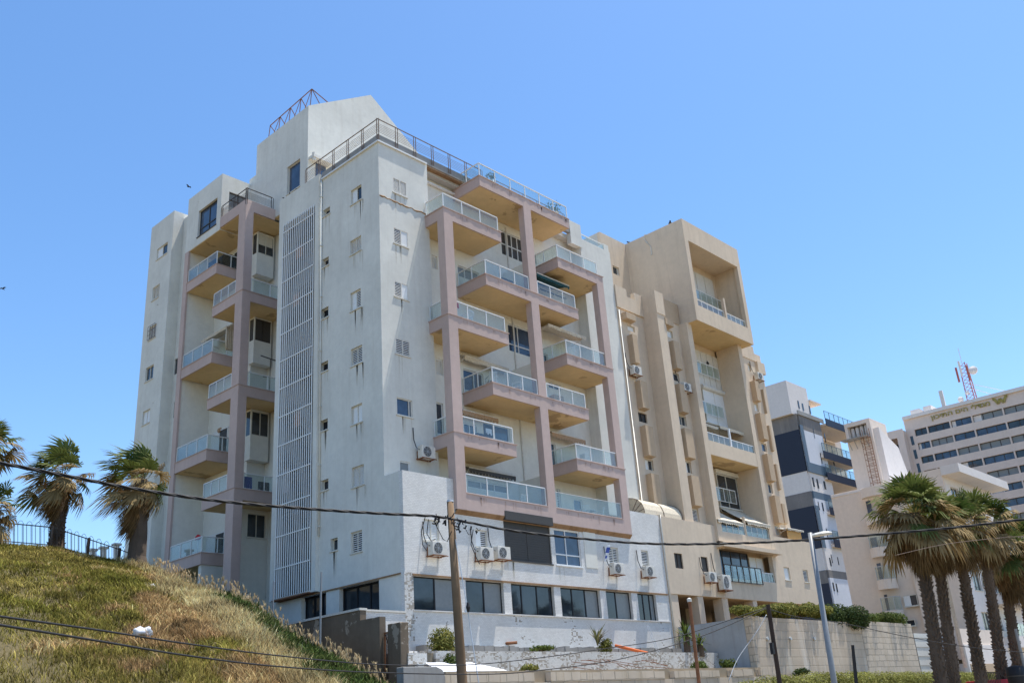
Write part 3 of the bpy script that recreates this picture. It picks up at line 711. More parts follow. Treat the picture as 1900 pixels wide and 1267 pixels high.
# enclosed bay boxes below the upper balconies
for i, (zb, zt) in enumerate(((29.15, 32.15), (23.15, 26.18), (17.1, 20.18))):
    m = MB(); zs = zb+1.5
    m.box(2.38, 3.62, 15.05, 15.6, zb, zs); m.box(2.38, 2.46, 15.05, 15.13, zs, zt-.1); m.box(3.56, 3.62, 15.05, 15.13, zs, zt-.1); m.box(2.38, 3.62, 15.05, 15.6, zt-.1, zt)
    bo = m.build('bay_box', 'white_clean' if i != 1 else 'white_clean', W)
    mm = 'charcoal' if i == 1 else 'glass'
    g = MB(); g.box(2.46, 3.56, 15.10, 15.12, zs, zt-.1); g.box(2.41, 2.43, 15.13, 15.6, zs, zt-.1); g.build('pane', mm, bo)
    f = MB(); f.box(2.99, 3.04, 15.06, 15.098, zs, zt-.1); f.box(2.46, 3.56, 15.06, 15.098, zs, zs+.05); f.box(2.46, 3.56, 15.06, 15.098, zt-.15, zt-.1); f.build('frame', 'frame' if i != 1 else 'darkmetal', bo)
    if i == 0: MB().box(2.5, 3.52, 15.085, 15.097, zt-.85, zt-.15).build('roller_blind', 'shade', bo)
wr = rect(1, 15.1, k5(1065, -60), k5(1285, 262))
wall(MB(), 1, 15.1, 1.7, 3.745, 4.4, 14.18, [wr], .3).build('wall', 'white_clean', W)
window(W, 1, 15.1, wr, 'glass', .1, fr='frame', mull=[.5])
wall(MB(), 1, 16.62, .55, 2.54, 4.4, 11.16, [], .3).build('wall', 'white', W)
# doors on the recessed side wall
for p_, q_, gl in ((k4(620, 40), k4(838, 262), 'glass'), (k5(565, 240), k5(775, 450), 'glass'), (k1(800, 1090), k1(915, 1190), 'glass')):
    r = L_(p_, q_, Xb); r = (max(15.7, r[0]), r[1], r[2], r[3])
    f = MB(); t = .06
    f.box(Xb-.06, Xb-.003, r[0], r[0]+t, r[2], r[3]); f.box(Xb-.06, Xb-.003, r[1]-t, r[1], r[2], r[3]); f.box(Xb-.06, Xb-.003, r[0]+t, r[1]-t, r[3]-t, r[3])
    ym = (r[0]+r[1])/2; f.box(Xb-.06, Xb-.003, ym-.03, ym+.03, r[2], r[3]-t)
    fo = f.build('balcony_door', 'whitemetal', W)
    MB().box(Xb-.03, Xb-.006, r[0]+t, ym-.03, r[2], r[3]-t).build('pane', gl, fo)
    MB().box(Xb-.04, Xb-.006, ym+.03, r[1]-t, r[2], r[3]-t).build('door_leaf', 'whitemetal', fo)
lp = on(*k3(722, 1180), 0, Xb-.05); m = MB(); m.tube([(Xb, lp[1], lp[2]), (Xb-.12, lp[1], lp[2])], [.2, .13], 14); m.build('wall_lamp', 'canvas_o', W, True)
# --- roof room with the gable
ty0, ty1 = 9.92, 15.8
twin = L_(k6(372, 815), k6(487, 990), Xb)
m = MB(); wall(m, 0, Xb, ty0+.25, ty1, 32.5, 39.12, [twin], .25)
m.build('wall', 'white', W)
pts = [(Xb, 32.5), (Xb, 39.12), (7.63, 42.44), (14.6, 37.6), (14.6, 30.2), (Xb+.25, 30.2), (Xb+.25, 32.5)]
m = MB(); m.prism([(x, ty0, z) for x, z in pts], (0, .25, 0)); m.build('gable_wall', 'white', W, recalc=True)
m = MB(); m.prism([(Xb+.252, ty0+.25, 39.24), (7.63, ty0+.25, 42.38), (14.6, ty0+.25, 37.5), (14.6, ty0+.25, 37.3), (7.63, ty0+.25, 42.0), (Xb+.252, ty0+.25, 38.8)], (0, ty1-ty0-.25, 0)); m.build('roof', 'white', W, recalc=True)
m = MB(); m.box(Xb+.25, 14.5, ty1-.25, ty1, 30.2, 38.7); m.box(14.4, 14.6, ty0+.25, ty1-.25, 30.2, 37.3); m.box(Xb, 4, ty1+.002, 16.58, 32.5, 36.8); m.box(4.05, 14.3, ty0+.3, ty1-.3, 30.2, 30.4)
m.build('wall', 'white', W)
window(W, 0, Xb, twin, 'glass', .18, mull=[], fr='frame', glass='glass_b')
dr = rect(1, ty0, k6(637, 775), k6(692, 960)); MB().box(dr[0], dr[1]+.3, ty0-.03, ty0-.002, 30.3, dr[3]).build('roof_door', 'glass_b', W)
a = on(*k6(612, 692), 1, ty0-.3); c = on(*k6(800, 790), 1, ty0-.3)
m = MB(); m.box(a[0]-.1, c[0], ty0-.55, ty0-.003, a[2]-.3, a[2]-.1); m.tube([(a[0], ty0-.4, a[2]+.05), (a[0]+.02, ty0-.4, a[2]-.5)], .12, 10); m.build('door_canopy', 'offwhite', W)
m = MB(); tp0 = np.array((3.2, 15.3, 40.75)); tp1 = np.array((3.2, 10.5, 41.05))
m.tube([tp0, tp1], .035, 6)
for k in range(5):
    p = tp0+(tp1-tp0)*k/4
    m.tube([p, (3.05, p[1], 39.15)], .028, 5)
    if k: m.tube([p, (3.9, p[1]-.25, 39.6)], .028, 5)
    if k < 4: m.tube([tp0+(tp1-tp0)*(k+.98)/4, (3.0, p[1]-.4, 39.15)], .022, 5)
m.tube([tp1, (4.2, 9.98, 40.1)], .035, 6); m.tube([tp0, (3.9, 15.0, 39.7)], .028, 5)
m.build('roof_lattice', 'rust', W)
# solid core so that no daylight leaks through the shell
b = MB(); b.box(4.05, 19.15, 1.05, 22, 4.4, 29.85); b.box(.3, 4.0, 1.0, 4.55, 8.05, 29.85); b.box(.6, 4.0, -.9, 4.5, 4.4, 7.9); b.build('inner_core', 'room_shade', W)

# ================================================================== TAN APARTMENT BUILDING
T = thing('apartment_building', 'tan apartment block with a jutting top-storey loggia box, narrow window bumps and open pillars below', 'building', (28, 6, 4.6))
n1 = zm(1130, 520, 200, 1584); n2 = zm(1260, 620, 200, 1408); n3 = zm(1140, 820, 160, 1267); n4 = zm(1300, 820, 200, 1334)
# base storey on pillars
bw = [(rect(1, Y0, t3(207, 268), t3(285, 392)), 'glass', {}), (rect(1, Y0, t3(412, 296), t3(480, 418)), 'glass', {}),
      (rect(1, Y0, t3(1046, 376), t3(1106, 480)), 'flat', {}), (rect(1, Y0, t3(1192, 396), t3(1246, 495)), 'louv', {})]
lo = rect(1, Y0, t3(552, 240), t3(992, 500)); lo = (lo[0], lo[1], lo[2], 11.15)
wall(MB(), 1, Y0, 19.47, 38.0, 8.0, 12.4, [b_[0] for b_ in bw]+[lo], .3).build('wall', 'tan', T)
for r, k, kw in bw: window(T, 1, Y0, r, k, .12, fr='darkmetal' if k == 'glass' else 'frame', glass='charcoal', sill=(k != 'glass'), **kw)
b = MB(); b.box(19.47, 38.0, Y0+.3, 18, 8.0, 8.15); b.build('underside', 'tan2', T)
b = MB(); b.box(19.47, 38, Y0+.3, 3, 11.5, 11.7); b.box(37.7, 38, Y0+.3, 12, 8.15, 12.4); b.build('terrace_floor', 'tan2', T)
# loggia in the base
yb_ = Y0+.75
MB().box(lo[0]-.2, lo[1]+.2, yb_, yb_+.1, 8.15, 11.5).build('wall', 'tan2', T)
xm = rect(1, yb_, t3(765, 270), t3(780, 400))[0]
window(T, 1, yb_-.12, (lo[0]+.3, xm-.05, 9.0, 11.1), 'glass', .06, fr='charcoal', mull=[.25, .5, .78], sill=False, glass='glass_b')
window(T, 1, yb_-.12, (xm+.05, lo[1]-.15, lo[2], 10.95), 'roller', .06, sill=False, fr='tan')
railing(T, [(lo[0]+.1, Y0-.12), (xm, Y0-.12)], lo[2]-.25, 1.05, 'darkmetal', 'pane2', .75, .06)
railing(T, [(xm+.05, Y0+.1), (lo[1]-.05, Y0+.1)], lo[2], .62, 'whitemetal', 'pane2', .7, .04)
# pillars, garage
for a, c in ((178, 240), (388, 432), (572, 618), (806, 838)):
    x0 = on(*t3(a, 600), 1, Y0+.05)[0]; x1 = on(*t3(c, 620), 1, Y0+.05)[0]
    MB().box(x0, max(x1, x0+.5), Y0+.05, Y0+.7, 3.6, 7.995).build('pillar', 'tan', T)
for x in (23.2, 27.4, 31.6, 35.8):
    MB().box(x, x+.6, 3.0, 3.7, 3.6, 7.995).build('pillar', 'tan', T)
b = MB(); b.box(19.47, 38, 7.5, 7.8, 3.6, 7.99); b.build('garage_wall', 'tan2', T)
b = MB(); b.box(19.47, 38, Y0+.1, 7.5, 4.5, 4.9); b.build('garage_floor', 'asphalt', T)
# left bay (Y=0), fin, middle bay (Y=-.77)
def wins_on(y, lst): return [(rect(1, y, p, q_), k, g) for p, q_, k, g in lst]
lb = wins_on(0, [(n1(266, 645), n1(385, 770), 'flat', 'glass'), (t2(200, 312), t2(268, 395), 'glass', 'glass'), (t2(246, 635), t2(312, 722), 'half', 'glass')])
wall(MB(), 1, 0, 19.47, 22.36, 11.7, 26.18, [w[0] for w in lb], .25).build('wall', 'tan', T)
for r, k, g in lb: window(T, 1, 0, r, k, .14, glass='glass', fr='frame' if k != 'glass' else 'darkmetal', sill=False)
b = MB(); xa, xb2, xc = on(*n1(250, 130), 1, -.1)[0], on(*n1(370, 230), 1, -.1)[0], 22.35
zt = 27.75; zn = on(*n1(270, 245), 1, -.1)[2]
b.box(19.48, xa, -.1, .2, 26.18, zt); b.box(xa, xb2, -.1, .2, 26.18, zn); b.box(xb2, xc, -.1, .2, 26.18, zt); b.build('parapet', 'tan', T)
MB().box(22.36, 23.3, -1.12, 1.5, 11.7, 26.18).build('pilaster', 'tan', T)
MB().box(22.355, 23.32, -1.16, 1.5, 26.18, 27.8).build('parapet', 'tan', T)
mb_ = wins_on(-.77, [(n1(838, 715), n1(945, 860), 'flat', 'glass'), (t2(440, 38), t2(490, 108), 'glass', 'glass'), (t2(478, 330), t2(540, 415), 'glass', 'glass'), (t2(524, 650), t2(576, 740), 'half', 'glass'), (t2(568, 975), t2(628, 1072), 'louv', 'glass')])
wall(MB(), 1, -.77, 23.3, 25.4, 11.7, 26.18, [w[0] for w in mb_], .25).build('wall', 'tan', T)
for r, k, g in mb_: window(T, 1, -.77, r, k, .14, glass='glass', fr='frame', sill=False)
MB().box(23.32, 25.6, -.81, 1.0, 26.18, 27.75).build('parapet', 'tan2', T)
def bump_box(y, p, q_, out=.42, top=None):
    """box standing out between two windows: brown cheek, bevelled foot"""
    r = rect(1, y-out, p, q_); x0, x1, z0, z1 = r
    m = MB(); m.prism([(x0, y-out, z0+.05), (x0, y-out, z1), (x0, y, z1), (x0, y, z0)], (x1-x0, 0, 0)); 
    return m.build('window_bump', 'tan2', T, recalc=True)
for p, q_ in ((n1(340, 785), n1(462, 1235)), (t2(213, 92), t2(285, 300)), (t2(250, 402), t2(330, 628)), (t2(290, 735), t2(372, 960)), (n1(250, 455), n1(400, 615))):
    bump_box(0, p, q_)
for p, q_ in ((t1(630, 935), t1(698, 1145)), (t2(485, 115), t2(558, 328)), (t2(522, 422), t2(604, 643)), (t2(568, 748), t2(650, 972)), (n1(825, 545), n1(955, 695))):
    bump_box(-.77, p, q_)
# tower fins, loggia back wall
FX = (25.4, 25.98, 32.0, 32.5)
b = MB(); b.box(FX[0], FX[1], q, .4, 11.0, 26.2); b.build('tower_fin', 'tan', T)
b = MB(); b.box(FX[2], FX[3], q, .4, 11.0, 26.2); b.build('tower_fin', 'tan', T)
MB().box(FX[1], FX[2], .5, .7, 11.0, 26.2).build('wall', 'tan', T)
MB().box(FX[0], FX[3], q, .5, 11.3, 11.42).build('tower_floor', 'tan', T)
b = MB(); b.box(FX[0]-.1, FX[3]+.15, q-.35, Y0-.003, 11.05, 11.3); b.build('ledge', 'tan', T)
yl_ = .5
def rl(z, h, x0, x1, y, nm='railing'): return railing(T, [(x0, y), (x1, y)], z, h, 'whitemetal', 'pane2', .75, .04, nm)
# top french window with white panels
r = rect(1, yl_-.1, n2(195, 190), n2(540, 520))
for k in range(4):
    a = r[0]+(r[1]-r[0])*k/4
    MB().box(a+.03, a+(r[1]-r[0])/4-.03, yl_-.08, yl_-.003, 22.9, min(25.9, r[3])).build('shutter_panel', 'offwhite', T)
zr = on(*n2(200, 330), 1, .2)[2]; rl(zr-.9, .9, FX[1]+.02, 31.6, .22)
r = rect(1, yl_-.1, n2(300, 700), n2(620, 1000)); window(T, 1, yl_-.1, (r[0], r[1], 19.6, r[3]), 'roller', .04, sill=False)
MB().tube([(r[0]-.1, yl_-.15, r[3]+.1), (r[1]+.1, yl_-.15, r[3]+.1)], .17, 10).build('shutter_box', 'offwhite', T)
zr = on(*n2(285, 855), 1, .2)[2]; rl(zr-.9, .9, FX[1]+.02, 31.4, .22)
# parapet balconies flush with the front
for za, zb in ((17.05, 18.0), (11.42, 12.06)):
    MB().box(FX[1], FX[2], q+.01, q+.2, za, zb).build('balcony_parapet', 'tan', T)
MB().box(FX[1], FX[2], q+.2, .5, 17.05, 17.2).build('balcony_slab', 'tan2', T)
MB().box(FX[1]+.003, FX[2]-.003, q+.05, .49, 17.03, 17.045).build('balcony_soffit', 'cream', T)
rl(18.0, .6, FX[1]+.03, 28.85, q+.1); rl(18.0, .55, 29.05, FX[2]-.03, q+.1)
MB().box(28.88, 29.02, q+.05, q+.16, 18.0, 19.3).build('post', 'whitemetal', T)
r = rect(1, yl_-.1, n4(190, 390), n4(460, 600)); window(T, 1, yl_-.1, (r[0], r[1], 14.0, r[3]), 'glass', .04, fr='offwhite', sill=False, mull=[.45])
MB().box(r[0]-.3, r[1]+.3, yl_-.3, yl_-.003, r[3], r[3]+.28).build('shutter_box', 'offwhite', T)
zr = on(*n4(155, 540), 1, .2)[2]; rl(zr-.95, .95, FX[1]+.02, 31.2, .22)
rl(12.06, .75, FX[1]+.03, 28.9, q+.1); rl(12.06, .75, 29.1, FX[2]-.03, q+.1)
MB().box(28.93, 29.07, q+.03, q+.17, 12.06, 13.3).build('post', 'tan', T)
for a_ in ((26.3, 28.7, 18.2, 19.5), (29.1, 31.6, 12.2, 13.6), (26.3, 28.8, 12.2, 13.6)): MB().box(a_[0], a_[1], .46, .495, a_[2], a_[3]).build('dark_doorway', 'glass', T)
# jutting top box
bx0, bx1, by, bz0, bz1 = 25.65, 33.15, -2.12, 26.2, 34.0
op = (26.12, 32.68, 27.4, 32.4)
wall(MB(), 1, by, bx0, bx1, bz0, bz1, [op], .3).build('wall', 'tan', T)
b = MB(); b.box(bx0, bx0+.3, by+.3, .8, bz0, bz1); b.box(bx1-.3, bx1, by+.3, 6, bz0, bz1); b.box(bx0+.3, bx1-.3, by+.3, 6, bz0, bz0+.3); b.box(bx0+.3, bx1-.3, by+.3, 6, bz1-1.5, bz1-1.2)
b.build('wall', 'tan', T)
MB().box(bx0+.05, bx1-.05, by+.05, .45, bz0-.012, bz0-.003).build('box_underside', 'cream', T)
wl = rect(0, bx0, t1(541, 600), t1(624, 668)); wl = (wl[0], wl[1], wl[2]-.2, wl[3])
b = MB(); wall(b, 0, bx0, .8, 2.86, bz0, bz1, [wl], .3); b.build('wall', 'tan', T)
window(T, 0, bx0, wl, 'glass', .15, fr='whitemetal', mull=[.9], glass='ice', sill=False)
MB().box(bx0+.3, bx1-.3, .0, .2, bz0+.3, bz1-1.5).build('wall', 'tan', T)
r = rect(1, -.1, t1(757, 372), t1(985, 600)); n = 5
for k in range(n):
    a = 26.3+6.0*k/n
    MB().box(a+.03, a+6.0/n-.03, -.1, -.003, 29.6, 31.9).build('shutter_panel', 'offwhite', T)
rl(29.35, .85, 26.0, 32.8, -.35)
MB().box(26.0, 32.8, -.5, -.01, 29.2, 29.34).build('balcony_slab', 'tan', T)
rl(27.42, .55, 26.15, 29.7, by+.15); rl(27.42, .55, 30.0, 32.65, by+.15)
MB().box(29.75, 29.95, by+.02, by+.25, 27.4, 29.0).build('post', 'tan', T)
MB().box(26.5, 29.3, -.05, -.006, 27.4, 29.1).build('dark_doorway', 'glass', T); MB().box(30.2, 32.4, -.05, -.006, 27.4, 29.0).build('dark_doorway', 'glass', T)
# wall set back behind, right flat
r = rect(1, 2.86, t1(210, 416), t1(262, 494))
wall(MB(), 1, 2.86, 22.6, 25.65, 26.18, 34.0, [r], .25).build('wall', 'tan', T); window(T, 1, 2.86, r, 'glass', .15, fr='frame', mull=[.85], sill=False)
b = MB(); b.box(22.6, 22.85, 3.11, 14, 26, 34.0); b.box(22.85, bx1-.3, 6.0, 14, 33.6, 33.9); b.box(22.85, 25.65, 3.11, 6.0, 33.6, 33.9); b.box(19.5, 26, .3, 14, 26.0, 26.15); b.build('roof', 'roofing', T)
rf = wins_on(-.3, [(n2(975, 895), n2(1045, 1015), 'flat', 0), (t2(1052, 525), t2(1096, 592), 'glass', 0), (t2(1096, 806), t2(1136, 878), 'glass', 0), (t2(1144, 1095), t2(1192, 1168), 'shut', 0), (n2(893, 380), n2(945, 490), 'flat', 0)])
wall(MB(), 1, -.3, FX[3], 37.4, 11.7, 26.9, [w[0] for w in rf], .25).build('wall', 'tan', T)
for r, k, g in rf: window(T, 1, -.3, r, k, .14, fr='frame', sill=False, glass='glass_b', mull=[])
for p, q_ in ((n2(985, 600), n2(1085, 885)), (t2(1042, 318), t2(1108, 513)), (t2(1092, 600), t2(1160, 798)), (t2(1144, 888), t2(1212, 1090))):
    bump_box(-.3, p, q_)
for p, q_ in ((n2(1105, 720), n2(1150, 1030)), (t2(1105, 405), t2(1148, 585)), (t2(1152, 672), t2(1195, 852)), (t2(1195, 945), t2(1240, 1090))):
    bump_box(-.3, p, q_, .2)
b = MB(); b.box(36.4, 37.5, -.5, .2, 25.3, 26.2); b.box(32.6, 36.4, -.36, .2, 26.2, 27.4); b.build('parapet', 'tan', T)
MB().box(36.6, 36.65, 0, 1.2, 26.9, 28.6).build('roof_screen', 'ice', T)
b = MB(); b.box(19.6, 37.2, .75, 14, 12.0, 26); b.box(26, 32.8, .3, 6, 26.5, 32.4); b.box(23, 25.6, 3.3, 13, 26.2, 33.5); b.box(32.55, 37.2, .3, .75, 12, 26.5); b.build('inner_core', 'room_shade', T)
MB().box(37.15, 37.4, -.05, 14, 11.7, 26.9).build('wall', 'tan', T)
m = MB(); pts = [on(*t1(*p), 0, bx0-.04) for p in ((435, 205), (428, 235), (448, 262), (475, 290), (482, 348))]; m.tube(pts, .045, 6); m.build('roof_pipe', 'offwhite', T)

# pipe running down the joint of the two blocks
m = MB(); m.tube([(19.62, -.07, 26), (19.62, -.07, 12.55), (19.5, Y0-.07, 12.42), (19.44, Y0-.07, 12.2), (19.44, Y0-.07, 5.0)], .045, 6)
o = m.build('drainpipe', 'offwhite', None, True); tag(o, 'pale drainpipe running down the joint between the white and the tan block', 'drainpipe')

# ================================================================== BUILDINGS BEHIND
# --- block under construction with dark panels
Yd = 25.0
xc = on(1480, 766, 1, Yd)[0]
D = thing('apartment_building', 'unfinished block with dark blue panels, white bands and aqua glass balconies beyond the tan block', 'building', (xc+6, Yd+8, 5))
def zd(px, py): return on(px, py, 1, Yd)[2]
zp0, zp1 = zd(1464, 703), zd(1480, 766)
lv = [zp1, zd(1486, 795), zd(1500, 872), zd(1509, 910), zd(1514, 937), zd(1527, 1015), zd(1534, 1056), zd(1537, 1080), 5.0]
x_r = on(1576, 885, 1, Yd)[0]
yl2 = Yd+22
def dl(px, py): return on(px, py, 0, xc)
b = MB(); b.box(xc-.6, xc+5.6, Yd+.6, yl2, zp1, zp0); b.build('penthouse', 'bgwhite', D)
mats = ['greyblock', 'navy', 'bgwhite', 'greyblock', 'navy', 'bgwhite', 'greyblock', 'navy']
for i in range(8):
    MB().box(xc+(.0 if mats[i] != 'bgwhite' else .05), xc+.3, Yd+.3, yl2, lv[i+1], lv[i]-.003).build('side_panel' if mats[i] == 'navy' else 'side_wall', mats[i], D)
xw = on(1531, 830, 1, Yd)[0]
front = [('greyblock', 0, 1.0), ('blueblock', 1, 2), ('bgwhite', 2, 3), ('teal', 3, 3.5), ('blueblock', 3.5, 5), ('bgwhite', 5, 6), ('greyblock', 6, 6.6), ('blueblock', 6.6, 8)]
def lvi(t): i = int(t); return lv[i] if i == t else lv[i]+(lv[i+1]-lv[i])*(t-i)
for m_, a, c in front:
    MB().box(xc+.3, xw, Yd+.05, Yd+.3, lvi(c), lvi(a)-.003).build('front_wall', m_, D)
MB().box(xc-.02, xc+.9, Yd, Yd+.05, lv[2], lv[1]+.6).build('corner_panel', 'teal', D)
MB().box(xc-.02, xc+.9, Yd, Yd+.05, lv[5], lv[4]).build('corner_panel', 'teal', D)
MB().box(xc-.05, xw+.3, Yd-.1, Yd+.05, lv[2]-.2, lv[2]+1.2).build('band', 'teal', D)
MB().box(xc-.1, xw+1, Yd-.12, Yd+.05, lv[0]-.2, lv[0]+.4).build('band', 'concrete', D)
w1 = [((1508, 795), (1512, 813)), ((1528, 803), (1533, 821)), ((1521, 840), (1526, 860)), ((1544, 850), (1549, 865)), ((1506, 885), (1512, 903)), ((1514, 888), (1520, 906)), ((1527, 892), (1533, 908)),
      ((1517, 930), (1521, 946)), ((1524, 932), (1529, 948)), ((1538, 1034), (1543, 1050)), ((1541, 1028), (1545, 1044)), ((1532, 980), (1536, 996)), ((1553, 1033), (1557, 1048)), ((1544, 1080), (1549, 1096)), ((1550, 1082), (1555, 1098))]
for p, q_ in w1:
    r = rect(1, Yd+.05, p, q_); MB().box(r[0], r[1], Yd+.0, Yd+.045, r[2], r[3]).build('window', 'glass', D)
for p, q_ in (((1479, 743), (1484, 758)), ((1487, 748), (1492, 762)), ((1500, 752), (1505, 768))):
    r = rect(1, Yd+.6, p, q_); MB().box(r[0], r[1], Yd+.55, Yd+.597, r[2], r[3]).build('window', 'glass', D)
MB().box(xw, xw+14, Yd+3.5, Yd+20, 5, zp1+.2).build('recessed_wall', 'bgcream', D)
for (pa, pb) in (((1532, 785), (1565, 806)), ((1528, 845), (1568, 860)), ((1535, 885), (1575, 893)), ((1540, 950), (1580, 956)), ((1548, 1010), (1590, 1012))):
    z = on(*pa, 1, Yd-.4)[2]; xa_ = on(*pa, 1, Yd-.4)[0]
    bo = MB().box(xa_, xa_+11, Yd-.4, Yd+3.45, z-.25, z+.0).build('balcony', 'bgcream', D)
    MB().box(xa_, xa_+11, Yd-.5, Yd-.41, z-.35, z+.75).build('balcony_front', 'navy', bo)
    railing(bo, [(xa_, Yd-.45), (xa_+11, Yd-.45)], z+.75, 1.2, 'teal', 'pane2', 1.6, .08)
MB().box(xc+5.6, xc+9, Yd+.3, Yd+3, zd(1505, 742), zd(1505, 742)+.25).build('roof_slab', 'bgcream', D)
MB().box(xc+.4, xw, Yd+.35, yl2, 5, lv[0]-.1).build('inner_core', 'room_shade', D)

# --- low cream block with corner balconies and a tank tower
Xc = 50.0
E_ = thing('apartment_building', 'low cream block with small corner balconies behind the right-hand palm trees', 'building', (Xc+5, -4, 5))
def ce(px, py): return on(px, py, 0, Xc)
y_l, y_r = ce(1535, 903)[1], ce(1745, 870)[1]
ztop = ce(1745, 868)[2]
ym = ce(1652, 880)[1]
cw = []
for p, q_, k in (((1663, 1046), (1668, 1064), 'glass'), ((1674, 1105), (1704, 1122), 'half'), ((1609, 925), (1618, 955), 'glass'), ((1680, 1150), (1699, 1160), 'glass')):
    cw.append((rect(0, Xc, p, q_), k))
cdoors = [rect(0, Xc+.0, p, q_) for p, q_ in (((1614, 998), (1630, 1015)), ((1626, 1045), (1640, 1075)), ((1640, 1103), (1652, 1133)), ((1606, 930), (1621, 956)))]
wall(MB(), 0, Xc, y_r+.02, ym, 4, ztop, [c[0] for c in cw], .25).build('wall', 'bgcream', E_)
wall(MB(), 0, Xc+.35, ym, y_l, 4, ztop-.15, [], .25).build('wall', 'bgcream', E_)
for r, k in cw: window(E_, 0, Xc, r, k, .12, mull=[])
for r in cdoors: MB().box(Xc-.015, Xc-.003, r[0], r[1], r[2], r[3]).build('balcony_door', 'glass_b', E_)
for pa, pb, gl in (((1588, 908), (1645, 925), 0), ((1598, 958), (1648, 975), 0), ((1607, 1018), (1648, 1034), 1), ((1620, 1077), (1660, 1093), 1), ((1630, 1135), (1672, 1150), 1)):
    a = on(*pa, 0, Xc-.9); c = on(*pb, 0, Xc-.9); y0_, y1_ = min(a[1], c[1]), max(a[1], c[1]); zt = a[2]
    m = MB(); n = 8; pts = []
    for k in range(n+1):
        t = math.pi*k/n; pts.append((Xc-.9*math.sin(t)*.98-.002, (y0_+y1_)/2-(y1_-y0_)/2*math.cos(t), zt-.75))
    m.prism(pts, (0, 0, .75)); bo = m.build('balcony', 'bgcream', E_, recalc=True)
    if gl:
        railing(bo, [(Xc-.05, y0_+.05), (Xc-.75, y0_+.3), (Xc-.75, y1_-.3), (Xc-.05, y1_-.05)], zt, 1.05, 'steel', 'pane2', 2.5, .04)
# sunny side of the cream block
fz = [ztop-3.2*k for k in range(1, 5)]
wf = [(Xc+1.2+2.6*k, Xc+2.9+2.6*k, z+.3, z+1.9) for z in fz for k in range(3)]
wall(MB(), 1, y_r, Xc+.25, Xc+11, 4, ztop, wf, .25).build('wall', 'bgwhite', E_)
for r in wf: window(E_, 1, y_r, r, 'glass', .15)
for z in fz:
    bo = MB().box(Xc+3.5, Xc+11.3, y_r-1.3, y_r-.003, z-.75, z+.05).build('balcony', 'bgwhite', E_); railing(bo, [(Xc+3.55, y_r-1.25), (Xc+11.2, y_r-1.25)], z+.05, 1.0, 'steel', 'pane2', 2.0, .05)
b = MB(); b.box(Xc-.1, Xc+11.6, y_r-1.4, y_r-.002, ztop-.6, ztop+.1); b.box(Xc+.3, Xc+11, y_r+.3, y_l, ztop-.4, ztop-.2); b.build('roof', 'bgwhite', E_)
b = MB(); b.box(Xc+.8, Xc+10.8, y_r+.4, y_l-.1, 4, ztop-.5); b.build('inner_core', 'room_shade', E_)
# tank tower
Xt = Xc+4
a = on(1568, 800, 0, Xt); c = on(1612, 775, 0, Xt); zt = c[2]; zb = on(1575, 818, 0, Xt)[2]
m = MB(); wall(m, 0, Xt, c[1], a[1], ztop-.6, zt, [(c[1]+.35, a[1]-.25, zb+.0, zt-.35)], .3); m.build('tank_tower', 'bgcream', E_)
b = MB(); b.box(Xt+.3, Xt+3.5, c[1], c[1]+.3, ztop-.6, zt); b.box(Xt+.3, Xt+3.5, a[1]-.3, a[1], ztop-.6, zt); b.box(Xt+1.6, Xt+1.8, c[1]+.3, a[1]-.3, ztop-.6, zt); b.box(Xt+.3, Xt+1.6, c[1]+.3, a[1]-.3, zb-.25, zb-.01); b.box(Xt+.3, Xt+1.6, c[1]+.3, a[1]-.3, zt-.3, zt-.01)
b.build('tank_tower', 'bgcream', E_)
pr = MB(); pr.prism([(Xt+.4, c[1]-.003, ztop-.6), (Xt+6, c[1]-.003, ztop-.6), (Xt+4.0, c[1]-.003, zt-2.2), (Xt+.4, c[1]-.003, zt-.9)], (0, -.5, 0)); pr.build('stair_slope', 'bgwhite', E_, recalc=True)
nt_ = 4; w_ = (a[1]-c[1]-.7)/nt_
for k in range(nt_):
    y = c[1]+.4+w_*(k+.5); rad = w_*.42; h0 = zb+.02
    m = MB(); m.tube([(Xt+.5, y, h0), (Xt+.5, y, h0+(zt-zb)*.64), (Xt+.5, y, h0+(zt-zb)*.72), (Xt+.5, y, h0+(zt-zb)*.74)], [rad, rad, rad*.8, rad*.25], 14)
    o = m.build('water_tank', 'tank', None, True); tag(o, 'white cylindrical water tank in the open top of the cream tank tower', 'water tank', 'water tanks on the cream roof')
m = MB(); m.box(Xt-.9, Xt-.01, c[1]+.2, a[1]+.2, zb-.12, zb-.04)
for k in range(4):
    y = c[1]+.5+(a[1]-c[1]-.8)*k/3; m.bar((Xt-.85, y, zb-.12), (Xt, y, zb-.12), .06); m.bar((Xt-.5, y, zb-.12), (Xt, y, zb-.9), .05)
m.build('tank_platform', 'concrete', E_)
m = MB(); ly0, ly1 = c[1]+.12, c[1]+.75
for y in (ly0, ly1): m.tube([(Xt-.3, y, ztop-.5), (Xt-.3, y, zb+.6)], .03, 5); m.tube([(Xt-.85, y, ztop+.3), (Xt-.85, y, zb+.3)], .02, 5)
for k in range(22):
    z = ztop-.3+(zb+.6-ztop)*k/22; m.bar((Xt-.3, ly0, z), (Xt-.3, ly1, z), .03)
    if k % 2 == 0: m.tube([(Xt-.3, ly0, z), (Xt-.85, ly0, z), (Xt-.85, ly1, z), (Xt-.3, ly1, z)], .02, 4)
m.build('ladder', 'rust', E_)

